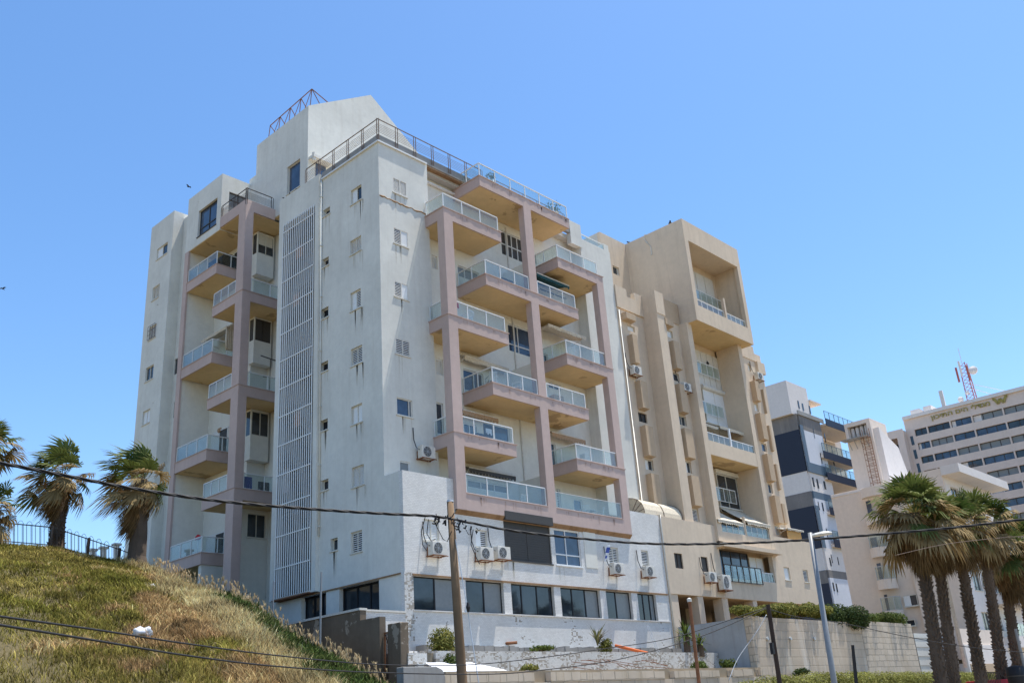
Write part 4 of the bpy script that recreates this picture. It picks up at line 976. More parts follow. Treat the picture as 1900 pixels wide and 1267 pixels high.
# --- long beige hotel behind
Xh, yaw_h = 140.0, math.radians(-1.2)
def hp(px, py):
    """point on the hotel front plane (slightly turned): returns along-coordinate s and z"""
    nrm = np.array([math.cos(yaw_h), -math.sin(yaw_h), 0]); p0 = np.array([Xh, 15.0, 0]); r = ray(px, py)
    t = ((p0-CAM)@nrm)/(r@nrm); P = CAM+r*t; d = np.array([math.sin(yaw_h), math.cos(yaw_h), 0]); return float((P-p0)@d), float(P[2])
H = thing('hotel', 'long beige hotel with rows of dark windows, mustard lettering and a rooftop mast', 'hotel', (Xh, 15.0, 0), 0, local=True)
H.rotation_euler = (0, 0, -yaw_h)
hz = zm(1650, 660, 250, 1584)
sL, zT = hp(*hz(160, 745)); zT2 = hp(*hz(1584, 385))[1]; s_end = hp(2150, 700)[0]
zT = (zT+zT2)/2
# local frame: x into the building, y along s (left in the photo is +)
rows = []
zr0 = hp(*hz(345, 1105))[1]; zr1 = hp(*hz(310, 945))[1]; pitch = zr1-zr0
zw_top = hp(*hz(300, 868))[1]; zw_bot = hp(*hz(318, 945))[1]
wh = zw_top-zw_bot
ev = [hp(*hz(x, 900))[0] for x in (300, 410, 590)]
holes = []
s0 = ev[0]; rr_ = random.Random(3)
for rw_ in range(11):
    z1_ = zw_top-pitch*rw_; s = s0
    kk = 0
    while s > s_end+3:
        w = [2.3, 3.9, 3.6, 5.0, 3.8, 4.4, 4.6][kk % 7]; kk += 1
        holes.append((s-w+.22, s, z1_-wh, z1_)); s -= w
m = MB(); wall(m, 0, 0, s_end, sL, 0, zT, holes, .7); m.build('wall', 'hotel', H)
m = MB(); m.box(-.35, .0, s_end, sL, zT-.25, zT+.35); m.box(-.02, 18, s_end, sL, zT, zT+.3); m.build('roof', 'bgwhite', H)
cnt = 0
for i, h_ in enumerate(holes):
    f = MB(); f.box(.35, .42, h_[0], h_[1], h_[2], h_[2]+.08); f.box(.35, .42, h_[0], h_[1], h_[3]-.08, h_[3])
    n = max(2, int((h_[1]-h_[0])/1.2))
    for k in range(n+1):
        y = h_[0]+(h_[1]-h_[0])*k/n; f.box(.35, .42, y-.04, y+.04, h_[2]+.08, h_[3]-.08)
    vis = cnt < 95; cnt += 1
    if vis:
        fo = f.build('window', 'darkmetal', H)
        cs = rr_.random()
        MB().box(.43, .45, h_[0], h_[1], h_[2], h_[3]).build('pane', 'glass' if cs < .55 else ('glass_b' if cs < .8 else 'curtain'), fo)
        if rr_.random() < .35:
            ww = (h_[1]-h_[0])*rr_.uniform(.2, .5); MB().box(.424, .428, h_[1]-ww, h_[1]-.05, h_[2]+.08, h_[3]-.08).build('curtain', 'bgwhite', fo)
    else:
        f.box(.43, .45, h_[0], h_[1], h_[2], h_[3]); 
        if cnt == 96: rest = MB()
        for a_, b_ in ((f.v, f.f),):
            n0 = len(rest.v); rest.v += a_; rest.f += [tuple(i_+n0 for i_ in q_) for q_ in b_]
if cnt > 95:
    ro = rest.build('far_window', 'glass', H); ro['kind'] = 'stuff'
# left wing with deep balconies
m = MB(); sw_ = sL+7.5; z3 = zT-2.2
bh = [(sL+1.2+0*k, sL+5.4, z3-3.2-pitch*k, z3-1.2-pitch*k) for k in range(7)]
wall(m, 0, -1.6, sL+.02, sw_, 0, z3+.2, bh, .3); m.box(-1.3, 10, sw_-.3, sw_, 0, z3); m.box(-1.3, 0, sL+.02, sL+.3, 0, z3); m.box(-1.3, 10, sL+.3, sw_-.3, z3-.3, z3); m.box(2.0, 2.3, sL+.3, sw_-.3, 0, z3-.3)
for k in range(7): m.box(-1.3, 2.0, sL+.3, sw_-.3, z3-4.4-pitch*k, z3-4.1-pitch*k)
m.build('wing', 'hotel', H)
for k in range(7): MB().box(1.95, 1.99, sL+1.5, sL+4, z3-4.0-pitch*k, z3-1.5-pitch*k).build('balcony_door', 'glass', H)
for k in range(8):
    z = zT-3.3-pitch*k; MB().box(-.02, .05, sL-1.0, sL-.5, z-1.6, z).build('slit_window', 'glass', H)
# lettering, mirrored order so that the Hebrew reads right to left
try:
    cu = bpy.data.curves.new('lettering', 'FONT'); cu.body = '\u05df\u05d5\u05db\u05d9\u05ea\u05d4 \u05dd\u05d9\u05d4 \u05d9\u05dc\u05d3\u05d2\u05de'
    cu.size = 1.0; cu.extrude = .05; cu.offset = .012
    to = bpy.data.objects.new('tmp', cu); COL.objects.link(to); bpy.context.view_layer.update()
    me = bpy.data.meshes.new_from_object(to.evaluated_get(bpy.context.evaluated_depsgraph_get())); bpy.data.objects.remove(to)
    la, lz = hp(*hz(500, 775)); lb2, lz2 = hp(*hz(1195, 600)); xs = [v.co.x for v in me.vertices]; ys = [v.co.y for v in me.vertices]
    L = la-lb2; kx = L/(max(xs)-min(xs)); ht = abs(hp(*hz(500, 700))[1]-hp(*hz(500, 775))[1])
    ky = ht/(max(ys)-min(ys))*1.0
    zb_ = (lz+lz2)/2
    for v in me.vertices:
        x, y, z = v.co; v.co = (-.12-z, la-(x-min(xs))*kx, zb_+(y-min(ys))*ky+.05)
    me.materials.append(M['gold']); lo_ = bpy.data.objects.new('lettering', me); COL.objects.link(lo_); lo_.parent = H
    wl0 = hp(*hz(1205, 590)); wl1 = hp(*hz(1345, 490)); dW = wl0[0]-wl1[0]; hW = abs(hp(*hz(1270, 515))[1]-hp(*hz(1270, 590))[1])
    m = MB(); s_ = wl0[0]-.30*dW; zc = zb_+.15
    pts = [(0, .95), (.22, .05), (.42, .80), (.62, .05), (.88, 1.0)]
    for (a0, a1), (b0, b1) in zip(pts[:-1], pts[1:]):
        m.bar((-.12, s_-a0*dW, zc+a1*hW), (-.12, s_-b0*dW, zc+b1*hW), .1, .42)
    m.bar((-.12, s_-.88*dW, zc+hW), (-.12, s_-1.0*dW, zc+1.0*hW), .1, .42)
    m.bar((-.12, s_, zc+.95*hW), (-.12, s_+.12*dW, zc+.95*hW), .1, .42)
    m.build('emblem', 'gold', H)
except Exception as ex:
    print('lettering failed', ex)
# roof boxes
def hbox(p, q_, x0, x1, nm, mat):
    a, z0 = hp(*p); b_, z1_ = hp(*q_); MB().box(x0, x1, min(a, b_), max(a, b_), zT+.3, max(z0, z1_)).build(nm, mat, H)
hbox(hz(810, 545), hz(1200, 400), 3, 9, 'roof_house', 'bgcream')
hbox(hz(232, 690), hz(325, 605), 1, 5, 'roof_house', 'bgwhite'); hbox(hz(382, 650), hz(460, 565), 1, 5, 'roof_house', 'bgwhite')
a, z0 = hp(*hz(645, 590)); z1_ = hp(*hz(590, 415))[1]
m = MB(); m.box(-.2, .2, a-.3, a+.3, zT+.3, z1_); o = m.build('antenna_panel', 'bgwhite', H)
# mast
sM, zM0 = hp(*hz(870, 475)); sM1, zM1 = hp(*hz(765, 25))
mast = thing('antenna_mast', 'red and white lattice mast with dishes on the hotel roof', 'antenna mast', (0, 0, 0), local=True)
dd = np.array([math.sin(yaw_h), math.cos(yaw_h)]); base = np.array([Xh, 15.0])+dd*sM+np.array([math.cos(yaw_h), -math.sin(yaw_h)])*4.5
mast.location = (base[0], base[1], zM0-1.0)
hh = zM1-zM0+1.0
m = MB(); w_ = .75
cs_ = [(-w_, -w_), (w_, -w_), (0, w_)]
for cx_, cy_2 in cs_: m.tube([(cx_, cy_2, 0), (cx_*.75, cy_2*.75, hh)], .085, 5)
for k in range(12):
    za, zb2 = hh*k/12, hh*(k+1)/12
    for i in range(3):
        a_, b_ = cs_[i], cs_[(i+1) % 3]; m.tube([(a_[0]*.9, a_[1]*.9, za), (b_[0]*.9, b_[1]*.9, zb2)], .04, 4)
m.build('lattice', 'redwhite', mast)
for k, (y, z) in enumerate(((1.0, hh-1.8), (.3, hh-.8), (-.8, hh-2.0))):
    MB().box(-.9, -.65, y-.15, y+.15, z-1.5, z+1.2).build('antenna_panel', 'redwhite' if k != 1 else 'bgwhite', mast)
for y, z, r_ in ((-1.7, hh-1.9, .75), (1.5, 1.6, .5), (.2, hh-5.5, .35)):
    m = MB(); m.tube([(-.2, y, z), (-.7, y, z), (-.9, y, z)], [r_*.3, r_, r_*.98], 14); m.build('dish', 'bgwhite', mast, True)
m = MB(); m.tube([(0, 0, hh), (0, 0, hh+3.0)], .05, 4); m.tube([(0, 0, hh*.55), (4, -8, .5)], .05, 4); m.tube([(0, 0, hh*.45), (3, -5, .5)], .05, 4); m.build('whip_antenna', 'bgwhite', mast)

# ================================================================== GROUND AND GARDEN WALLS
def S_(mb, name, mat, kind=True):
    o = mb.build(name, mat)
    if kind: struct(o)
    return o
m = MB(); R0 = 4000; n = 48
m.poly([(CAM[0]+R0*math.cos(2*math.pi*k/n), CAM[1]+R0*math.sin(2*math.pi*k/n), 0) for k in range(n)])
S_(m, 'ground', 'scrub')
m = MB(); m.quad((-4, -26.4, .006), (90, -26.4, .006), (90, -10.6, .006), (-4, -10.6, .006)); S_(m, 'pavement', 'sand')
m = MB(); m.quad((-120, -34.5, .004), (160, -34.5, .004), (160, -26.5, .004), (-120, -26.5, .004)); S_(m, 'road', 'asphalt')
# terraces
S_(MB().box(-2.3, 19.9, -3.5, Y0, 0, 4.5), 'upper_terrace', 'sand')
S_(MB().box(-2.3, 19.9, -6.0, -3.62, 0, 3.62), 'lower_terrace', 'sand')
S_(MB().box(-2.3, .03, Y0, 26, 0, 4.7), 'side_yard', 'concrete')
S_(MB().box(19.95, 41, -5.45, Y0+.2, 0, 5.85), 'planting_bed', 'soil')
S_(MB().box(10, 120, -10.5, -6.6, 0, 2.0), 'verge', 'soil')
# crumbling kerb under the facade
xs = np.linspace(.5, 19.3, 60); m = MB()
for a, c in zip(xs[:-1], xs[1:]):
    h = 4.98+rnd.uniform(-.05, .05); m.box(a, c-.002, -1.75+rnd.uniform(-.04, .04), Y0-.003, 4.5, h)
o = m.build('kerb', 'concrete'); tag(o, 'crumbling concrete kerb along the foot of the white tiled facade', 'kerb')
xa = on(808, 1206, 1, -3.62)[0]
m = MB(); m.box(xa, 19.85, -3.62, -3.5, 3.4, 4.58); m.box(xa, xa+.12, -3.5, -2.2, 3.4, 4.58); o = m.build('garden_wall', 'tile_bad'); tag(o, 'low garden wall of broken white tiles in front of the tiled facade', 'garden wall')
xb_ = on(752, 1206, 1, -3.8)[0]; xc_ = on(787, 1206, 1, -3.8)[0]
m = MB(); m.box(xb_, xc_, -3.95, -3.8, 3.0, 4.45); m.box(xb_, xc_+.6, -4.5, -3.96, 3.0, 4.02); o = m.build('garden_wall', 'tile_bad'); tag(o, 'short stepped wall of broken tiles beside the gate pillar', 'garden wall')
xs0 = on(815, 1252, 1, -6.0)[0]; xs1 = 19.85
m = MB(); zt = 3.52; m.box(xs0, xs1, -6.25, -6.003, 0, zt-.36)
x = xs0; rb = random.Random(5)
while x < xs1-.3:
    w = rb.uniform(.7, 1.15); 
    if rb.random() > .12: m.box(x, min(x+w-.015, xs1), -6.28, -6.0, zt-.355, zt+rb.uniform(-.03, .02))
    x += w
o = m.build('stone_wall', 'stone'); tag(o, 'rough stone block wall along the lower terrace', 'stone wall')
xg0, xg1 = on(748, 1240, 1, -6.5)[0], on(826, 1240, 1, -6.5)[0]
m = MB(); z_ = on(780, 1236, 1, -6.5)[2]; prof = [(xg0, 0), (xg1, 0), (xg1, z_-.35), (xg1-.12, z_-.1), (xg1-.4, z_), (xg0, z_)]
m.prism([(x, -6.5, z) for x, z in prof], (0, .35, 0)); o = m.build('concrete_wall', 'concrete', recalc=True, bevel=.02); tag(o, 'grey concrete wall stub with a rounded end beside the wooden pole', 'wall')
# dark block wall up the shaded side, gate and pillar
Xg = -2.6
yA, yB, yC = on(520, 1158, 0, Xg)[1], on(668, 1133, 0, Xg)[1], on(704, 1140, 0, Xg)[1]
zA, zB = on(660, 1133, 0, Xg)[2], on(690, 1146, 0, Xg)[2]
m = MB(); m.box(Xg, Xg+.3, yB, yA+6, 2, zA); m.box(Xg, Xg+.3, yC, yB, 2, zB); o = m.build('block_wall', 'cblock'); tag(o, 'dark grey block wall stepping down beside the grassy slope', 'wall')
m = MB(); m.box(Xg-.04, Xg+.34, yB-.02, yA+6, zA+.002, zA+.09); m.build('coping', 'offwhite', o)
yP0, yP1 = on(719, 1170, 0, Xg)[1], on(742, 1156, 0, Xg)[1]; zP = on(742, 1153, 0, Xg)[2]
o = MB().box(Xg, Xg+.42, yP1, yP0, 0, zP).build('gate_pillar', 'cblock', bevel=.03); tag(o, 'weathered concrete gate pillar beside the barred garden gate', 'pillar')
gt_ = thing('garden_gate', 'narrow rusty barred gate between the block wall and its pillar', 'gate', (Xg+.2, (yC+yP0)/2, 3))
zg = zP-.25; m = MB()
for y in (yP0+.05, yC-.05): m.box(Xg+.18, Xg+.22, y-.03, y+.03, 2.4, zg)
m.box(Xg+.18, Xg+.22, yP0+.08, yC-.08, zg-.05, zg); m.box(Xg+.18, Xg+.22, yP0+.08, yC-.08, 3.4, 3.45); m.build('gate_frame', 'rust', gt_)
m = MB()
for k in range(5):
    y = yP0+.1+(yC-yP0-.2)*(k+.5)/5; m.box(Xg+.19, Xg+.21, y-.012, y+.012, 2.4, zg-.05)
m.bar((Xg+.2, yP0+.1, zg-.7), (Xg+.2, yC-.1, zg-.1), .03); m.build('gate_bars', 'darkmetal', gt_)
zw = on(720, 1132, 1, Y0+.05)[2]
m = MB(); m.box(Xg+.4, -.003, Y0+.0, Y0+.2, 3, zw-.08); o = m.build('low_wall', 'tile'); tag(o, 'low white tiled wall with a pale coping between gate and facade corner', 'wall')
MB().box(Xg+.36, -.003, Y0-.04, Y0+.24, zw-.078, zw).build('coping', 'offwhite', o)
# big retaining wall
cX, cY = 19.9, -5.8; zc = on(1390, 1143, 1, cY)[2]
o = MB().box(cX, cX+.35, cY+.36, Y0-.03, 2.5, zc-.03).build('side_wall', 'bluewash'); tag(o, 'blue-grey rendered retaining wall running back to the tan pillars', 'retaining wall')
xs_ = on(1596, 1160, 1, cY)[0]; xe_ = on(1692, 1170, 1, cY)[0]
m = MB(); m.box(cX, xs_, cY, cY+.35, 0, zc); o = m.build('retaining_wall', 'stone2'); tag(o, 'long grey-beige retaining wall with leafy shrubs spilling over its top', 'retaining wall')
m = MB(); m.box(cX-.03, cX+.28, cY-.03, cY+.3, 0, zc+.05); m.build('corner_stone', 'stone', o)
lw = MB()
for px in (1423, 1466, 1510):
    p = on(px, 1184, 1, cY-.02); lw.tube([(p[0], cY+.01, p[2]), (p[0], cY-.1, p[2])], .09, 8)
    l_ = MB(); l_.tube([(p[0], cY+.01, p[2]), (p[0], cY-.1, p[2])], .09, 8); l_.build('wall_light', 'steel', o)
m = MB(); m.box(xs_+.002, xe_, cY-.02, cY+.35, 0, zc+.12); o = m.build('retaining_wall', 'stone'); tag(o, 'pale stone-block wall section left of the corrugated sheet fence', 'retaining wall')
xf_ = on(1745, 1180, 1, cY)[0]; zf = on(1700, 1174, 1, cY)[2]; m = MB(); nz = 14
for k in range(nz):
    z0_ = 1.5+(zf-1.5)*k/nz; m.box(xe_+.1, xf_+2.5, cY+.05-(.035 if k % 2 else 0), cY+.1, z0_, z0_+(zf-1.5)/nz*.98)
o = m.build('sheet_fence', 'offwhite'); tag(o, 'white corrugated sheet fence behind the two front palm trunks', 'fence')
MB().box(xe_+.02, xe_+.1, cY-.02, cY+.12, 1.5, zf+.3).build('post', 'darkmetal', o)
yw = -8.0; xw0 = on(1790, 1200, 1, yw)[0]; xw1 = on(1960, 1200, 1, yw)[0]; zw1 = on(1800, 1166, 1, yw)[2]; zw2 = on(1800, 1195, 1, yw)[2]
o = MB().box(xw0, xw1, yw, yw+.3, 0, zw2).build('boundary_wall', 'bgwhite'); tag(o, 'white boundary wall with greenish panels behind the right-hand palms', 'wall')
m = MB(); 
for k in range(6):
    a = xw0+(xw1-xw0)*k/6; m.box(a+.1, a+(xw1-xw0)/6-.1, yw+.1, yw+.16, zw2+.003, zw1)
m.build('fence_panel', 'bgcream', o)
p = on(1815, 1235, 1, yw)
MB().box(p[0]-1.5, p[0]+3.5, yw-.05, yw-.003, p[2]-.9, p[2]+.15).build('shutter_door', 'tan2', o)

# ================================================================== GRASSY HILL
crest = [(-1100, 1030, 56), (-700, 1010, 53), (-420, 1000, 50), (-200, 1000, 48), (0, 1004, 47), (105, 1011, 46.5), (165, 1027, 46.5), (205, 1034, 46), (250, 1043, 45.5), (290, 1058, 45), (330, 1078, 44), (380, 1092, 42.5),
         (430, 1104, 41), (470, 1130, 40), (510, 1163, 39), (555, 1192, 38.2), (600, 1214, 37.5), (645, 1240, 36.5), (690, 1264, 35.5), (740, 1300, 34.5)]
CR = [np.array(atd(x, y+7, d)) for x, y, d in crest]
NT = 26
def hill_pt(i, t):
    """i: fractional crest index, t: 0 near the road .. 1 at the crest"""
    k = min(int(i), len(CR)-2); f = i-k; c = CR[k]*(1-f)+CR[k+1]*f
    dv = c[:2]-CAM[:2]; L = np.linalg.norm(dv); dv = dv/L; d = 7.0+(L-7.0)*t
    z = .6+(c[2]-.6)*(t**1.06)
    z += .16*math.sin(d*.55+i*1.7)*math.sin(math.pi*t)+.09*math.sin(d*1.3+i*4.1)*math.sin(math.pi*t)
    return np.array([CAM[0]+dv[0]*d, CAM[1]+dv[1]*d, z])
m = MB(); NI = (len(CR)-1)*4
for a in range(NI+1):
    i = a/4
    for k in range(NT+1): m.v.append(tuple(hill_pt(i, k/NT)))
    p = hill_pt(i, 1.0); 
    dv = p[:2]-CAM[:2]; dv /= np.linalg.norm(dv)
    back = 2.0 if i > 11 else 30.0
    m.v.append((p[0]+dv[0]*1.2, p[1]+dv[1]*1.2, p[2]-.10)); 
    m.v.append((p[0]+dv[0]*back, p[1]+dv[1]*back, p[2]-(.9 if i > 11 else .25)))
    m.v.append((p[0]+dv[0]*(back+3), p[1]+dv[1]*(back+3), 0 if i <= 11 else p[2]-1.6))
cols = NT+4
for a in range(NI):
    for k in range(cols-1):
        m.f.append((a*cols+k, (a+1)*cols+k, (a+1)*cols+k+1, a*cols+k+1))
S_(m, 'hill', 'hillsoil').data.polygons.foreach_set('use_smooth', [True]*len(m.f))

# ================================================================== VEGETATION
nr = np.random.default_rng(11)
def strip_mesh(name, mat, verts, cols, per, faces_local):
    """many identical small pieces; verts (N,per,3), cols (N,per,3)"""
    N_ = len(verts); V = verts.reshape(-1, 3).astype(np.float32)
    fl = np.array([q for f in faces_local for q in f], dtype=np.int32); ln = np.array([len(f) for f in faces_local], dtype=np.int32)
    li = (np.arange(N_, dtype=np.int32)[:, None]*per+fl[None]).ravel(); tot = np.tile(ln, N_); st = np.concatenate([[0], np.cumsum(tot)[:-1]]).astype(np.int32)
    me = bpy.data.meshes.new(name); me.vertices.add(len(V)); me.vertices.foreach_set('co', V.ravel())
    me.loops.add(len(li)); me.loops.foreach_set('vertex_index', li); me.polygons.add(len(tot)); me.polygons.foreach_set('loop_start', st)
    try: me.polygons.foreach_set('loop_total', tot)
    except Exception: pass
    a = me.color_attributes.new('Col', 'FLOAT_COLOR', 'POINT'); c4 = np.ones((len(V), 4), np.float32); c4[:, :3] = cols.reshape(-1, 3); a.data.foreach_set('color', c4.ravel())
    me.update(calc_edges=True); me.validate(); me.materials.append(M[mat]); return me
def link(me, name, parent=None, label=None, cat=None, group=None, kind=None):
    o = bpy.data.objects.new(name, me); COL.objects.link(o)
    if parent is not None:
        o.parent = parent
        if not parent.get('_local') and parent.parent is None: o.matrix_parent_inverse = Matrix.Translation(-Vector(parent.location))
    if label: tag(o, label, cat, group, kind)
    elif kind: o['kind'] = kind
    return o
def blades(P, h, w, lean, c0, c1, seed=0):
    r = np.random.default_rng(seed); N_ = len(P); a = r.uniform(0, 2*np.pi, N_); s = np.stack([np.cos(a), np.sin(a), 0*a], 1)
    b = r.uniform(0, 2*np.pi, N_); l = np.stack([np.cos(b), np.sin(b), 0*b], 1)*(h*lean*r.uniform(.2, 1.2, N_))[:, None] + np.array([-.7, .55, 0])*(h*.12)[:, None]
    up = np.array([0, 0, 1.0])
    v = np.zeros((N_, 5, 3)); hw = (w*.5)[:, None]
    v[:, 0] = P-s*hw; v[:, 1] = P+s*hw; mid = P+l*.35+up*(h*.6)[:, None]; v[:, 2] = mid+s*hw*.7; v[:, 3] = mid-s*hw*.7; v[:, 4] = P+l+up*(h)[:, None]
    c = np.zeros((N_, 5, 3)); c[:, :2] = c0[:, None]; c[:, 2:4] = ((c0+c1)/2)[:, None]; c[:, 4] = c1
    return v, c, 5, [(0, 1, 2, 3), (3, 2, 4)]
def projpx(P):
    q = P-CAM; z = q@FWD; return 950+F_PX*(q@RIGHT)/z, 633.5-F_PX*(q@UP)/z
# sample tufts on the hill
def sample_hill(Nn, seed):
    r = np.random.default_rng(seed); out = []
    while len(out) < Nn:
        i = r.uniform(0, len(CR)-1.0); t = r.uniform(0, 1)
        if r.uniform() > .15+.85*t: continue
        if t < (.22 if i > 3 else .1): continue
        if i < 2.6 and r.uniform() < .45: continue
        out.append(hill_pt(i, t*1.005))
    return np.array(out)
T0 = sample_hill(56000, 4); px, py = projpx(T0)
def vnoise(P, s, seed):
    r = np.random.default_rng(seed); out = np.zeros(len(P))
    for k in range(5):
        d = r.normal(size=2); d /= np.linalg.norm(d); out += np.sin((P[:, :2]@d)*s*(1.0+.6*k)+r.uniform(0, 6))/(1+.5*k)
    return out/2.3
nz_ = vnoise(T0, .55, 1); nz2 = vnoise(T0, 1.4, 2); nz3 = vnoise(T0, 3.6, 3)
edge = 440+(py-1146)*1.28          # photo line where straw gives way to ivy
dry = (px-330)/150+(py-1120)/260+nz_*.9
zone = np.zeros(len(T0), int)                          # 0 green grass 1 dry brown 2 straw 3 dark creeper
zone[(dry > -.35) | ((nz2+nz3*.7 > .75) & (px > 60))] = 1
zone[(px > edge-68+nz_*30)] = 2
zone[(px > edge+nz_*16+nz3*10)] = 3
zone[(py > 1195+nz_*26) & (px < 420+nz2*60) & (nz2+nz_ > -.2)] = 0
def hill_stuff(z, name, label, cat, per, hr, wr, lean, ca, cb, spread, seed):
    P0 = T0[zone == z]; r = np.random.default_rng(seed)
    P = np.repeat(P0, per, 0)+np.stack([r.normal(0, spread, len(P0)*per), r.normal(0, spread, len(P0)*per), np.full(len(P0)*per, -.04)], 1)
    d = np.linalg.norm(P[:, :2]-CAM[:2], axis=1)
    tone = np.repeat(r.choice([.14, .4, .75, 1.0, 1.25, 1.5], len(P0), p=[.13, .19, .22, .22, .14, .10])*(1+.38*nz2[zone == z]+.30*nz3[zone == z]), per)[:, None]; k = r.uniform(0, 1, len(P))[:, None]
    mixk = np.repeat(np.clip(r.normal(.45+.3*nz_[zone == z], .22), 0, 1), per)[:, None]
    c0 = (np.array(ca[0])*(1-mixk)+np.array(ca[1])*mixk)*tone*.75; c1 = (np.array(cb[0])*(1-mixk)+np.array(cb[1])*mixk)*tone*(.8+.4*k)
    hgt = np.repeat(r.uniform(*hr, len(P0)), per)*r.uniform(.6, 1.1, len(P)); w = r.uniform(*wr, len(P))*(d/32)
    v, c, p, f = blades(P, hgt, w, lean, np.clip(c0, 0, 1), np.clip(c1, 0, 1), seed)
    link(strip_mesh(name, 'dry', v, c, p, f), name, None, label, cat, None, 'stuff')
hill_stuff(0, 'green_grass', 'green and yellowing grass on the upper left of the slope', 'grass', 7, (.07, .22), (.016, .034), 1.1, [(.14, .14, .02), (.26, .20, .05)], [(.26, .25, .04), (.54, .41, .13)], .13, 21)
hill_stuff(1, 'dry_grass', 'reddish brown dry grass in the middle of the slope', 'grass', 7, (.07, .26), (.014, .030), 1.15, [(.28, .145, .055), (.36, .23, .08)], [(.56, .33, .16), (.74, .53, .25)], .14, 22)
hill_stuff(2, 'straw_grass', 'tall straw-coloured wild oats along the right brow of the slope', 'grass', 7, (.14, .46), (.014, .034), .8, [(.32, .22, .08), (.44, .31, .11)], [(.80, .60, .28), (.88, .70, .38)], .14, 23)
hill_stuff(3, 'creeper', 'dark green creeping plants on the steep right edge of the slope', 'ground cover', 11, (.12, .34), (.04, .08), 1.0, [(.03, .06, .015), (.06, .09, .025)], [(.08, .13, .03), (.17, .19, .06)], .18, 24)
# seed heads standing up along the brow
r_ = np.random.default_rng(77); ii = r_.uniform(9.0, len(CR)-1.4, 420); Pz = np.array([hill_pt(i, r_.uniform(.93, 1.0)) for i in ii]); Pz[:, 2] -= .05
v, c, p, f = blades(Pz, r_.uniform(.4, .95, 420), np.full(420, .022), .35, np.tile((.30, .22, .10), (420, 1)), np.tile((.66, .50, .28), (420, 1)), 78)
hd_ = v[:, 4]; v2, c2_, p2, f2 = blades(np.repeat(hd_, 3, 0)-np.array([0, 0, .12]), np.full(1260, .17), np.full(1260, .05), .5, np.tile((.50, .36, .20), (1260, 1)), np.tile((.74, .58, .34), (1260, 1)), 79)
link(strip_mesh('seed_heads', 'dry', np.concatenate([v, v2]), np.concatenate([c, c2_]), 5, f), 'wild_oats', None, 'tall dry seed heads sticking up along the brow of the slope', 'grass', None, 'stuff')

# leaves scattered through ellipsoids
def leaf_cloud(cen, rad, N_, size, cols, seed, up=.3, shell=.55):
    r = np.random.default_rng(seed); cen = np.array(cen, float); rad = np.array(rad, float)
    vol = rad.prod(1); idx = r.choice(len(cen), N_, p=vol/vol.sum())
    d = r.normal(size=(N_, 3)); d /= np.linalg.norm(d, axis=1)[:, None]; k = (shell+(1-shell)*r.uniform(0, 1, N_)**.7)[:, None]
    P = cen[idx]+d*rad[idx]*k
    nrm = d+r.normal(0, .6, (N_, 3))+np.array([0, 0, up]); nrm /= np.linalg.norm(nrm, axis=1)[:, None]
    a = np.cross(nrm, r.normal(size=(N_, 3))); a /= np.linalg.norm(a, axis=1)[:, None]; b = np.cross(nrm, a)
    s = r.uniform(.6, 1.3, N_)[:, None]*size
    v = np.zeros((N_, 4, 3)); v[:, 0] = P-a*s; v[:, 1] = P+b*s*.42; v[:, 2] = P+a*s; v[:, 3] = P-b*s*.42
    mk = r.uniform(0, 1, N_)[:, None]; tone = (r.uniform(.7, 1.2, len(cen))[idx])[:, None]
    c = (np.array(cols[0])*(1-mk)+np.array(cols[1])*mk)*tone
    return v, np.repeat(c[:, None], 4, 1), 4, [(0, 1, 2, 3)]
def shrub(label, cat, name, cen, rad, N_, size, cols, seed, group=None, stem=None):
    root = thing(name, label, cat, tuple(np.array(cen).mean(0)-np.array([0, 0, np.array(rad)[:, 2].max()])), group=group)
    v, c, p, f = leaf_cloud(cen, rad, N_, size, cols, seed); link(strip_mesh('foliage', 'leaf', v, c, p, f), 'foliage', root)
    m = MB(); b = np.array(cen).mean(0); r = random.Random(seed)
    for k in range(5):
        q_ = cen[r.randrange(len(cen))]; m.tube([(b[0], b[1], b[2]-np.array(rad)[:, 2].max()*1.05), ((b[0]+q_[0])/2, (b[1]+q_[1])/2, (b[2]+q_[2])/2-.1), q_], [.04, .03, .012], 5)
    m.build('stem', 'bark', root); return root
G1 = [(.05, .085, .02), (.14, .17, .04)]; G2 = [(.09, .11, .02), (.28, .26, .07)]; G3 = [(.025, .05, .018), (.08, .11, .03)]
def on_row(pxs, y, ax, v, dy=0): return [on(x, y+dy, ax, v) for x in pxs]
# shrubs on the retaining wall
def wall_bush(x0, x1, y_top, y_bot, Y, n, seed, label, cols, N_=2600, size=.13):
    r = random.Random(seed); cen = []; rad = []
    for k in range(n):
        x = x0+(x1-x0)*(k+.5)/n+r.uniform(-4, 4); p = on(x, (y_top+y_bot)/2+r.uniform(-3, 5), 1, Y+r.uniform(-.25, .7)); q_ = on(x, y_top, 1, Y); b_ = on(x, y_bot, 1, Y)
        hz_ = (q_[2]-b_[2])/2; cen.append(p); rad.append((r.uniform(.6, 1.0), r.uniform(.5, .9), hz_*r.uniform(.75, 1.1)))
    shrub(label, 'shrub', 'wall_shrub', cen, rad, N_, size, cols, seed, 'shrubs spilling over the retaining wall')
wall_bush(1372, 1450, 1122, 1142, cY+.3, 6, 31, 'yellow-green shrub at the left end of the retaining wall top', G2, 4600, .085)
wall_bush(1440, 1530, 1119, 1146, cY+.2, 8, 32, 'yellow-green shrub on the retaining wall left of the lamp post', G2, 6000, .085)
wall_bush(1528, 1606, 1122, 1172, cY+.1, 9, 33, 'dark green shrub hanging furthest down over the retaining wall', G3, 7500, .085)
wall_bush(1590, 1672, 1134, 1160, cY+.3, 7, 34, 'mid green shrub on top of the pale stone wall section', G1, 4800, .085)
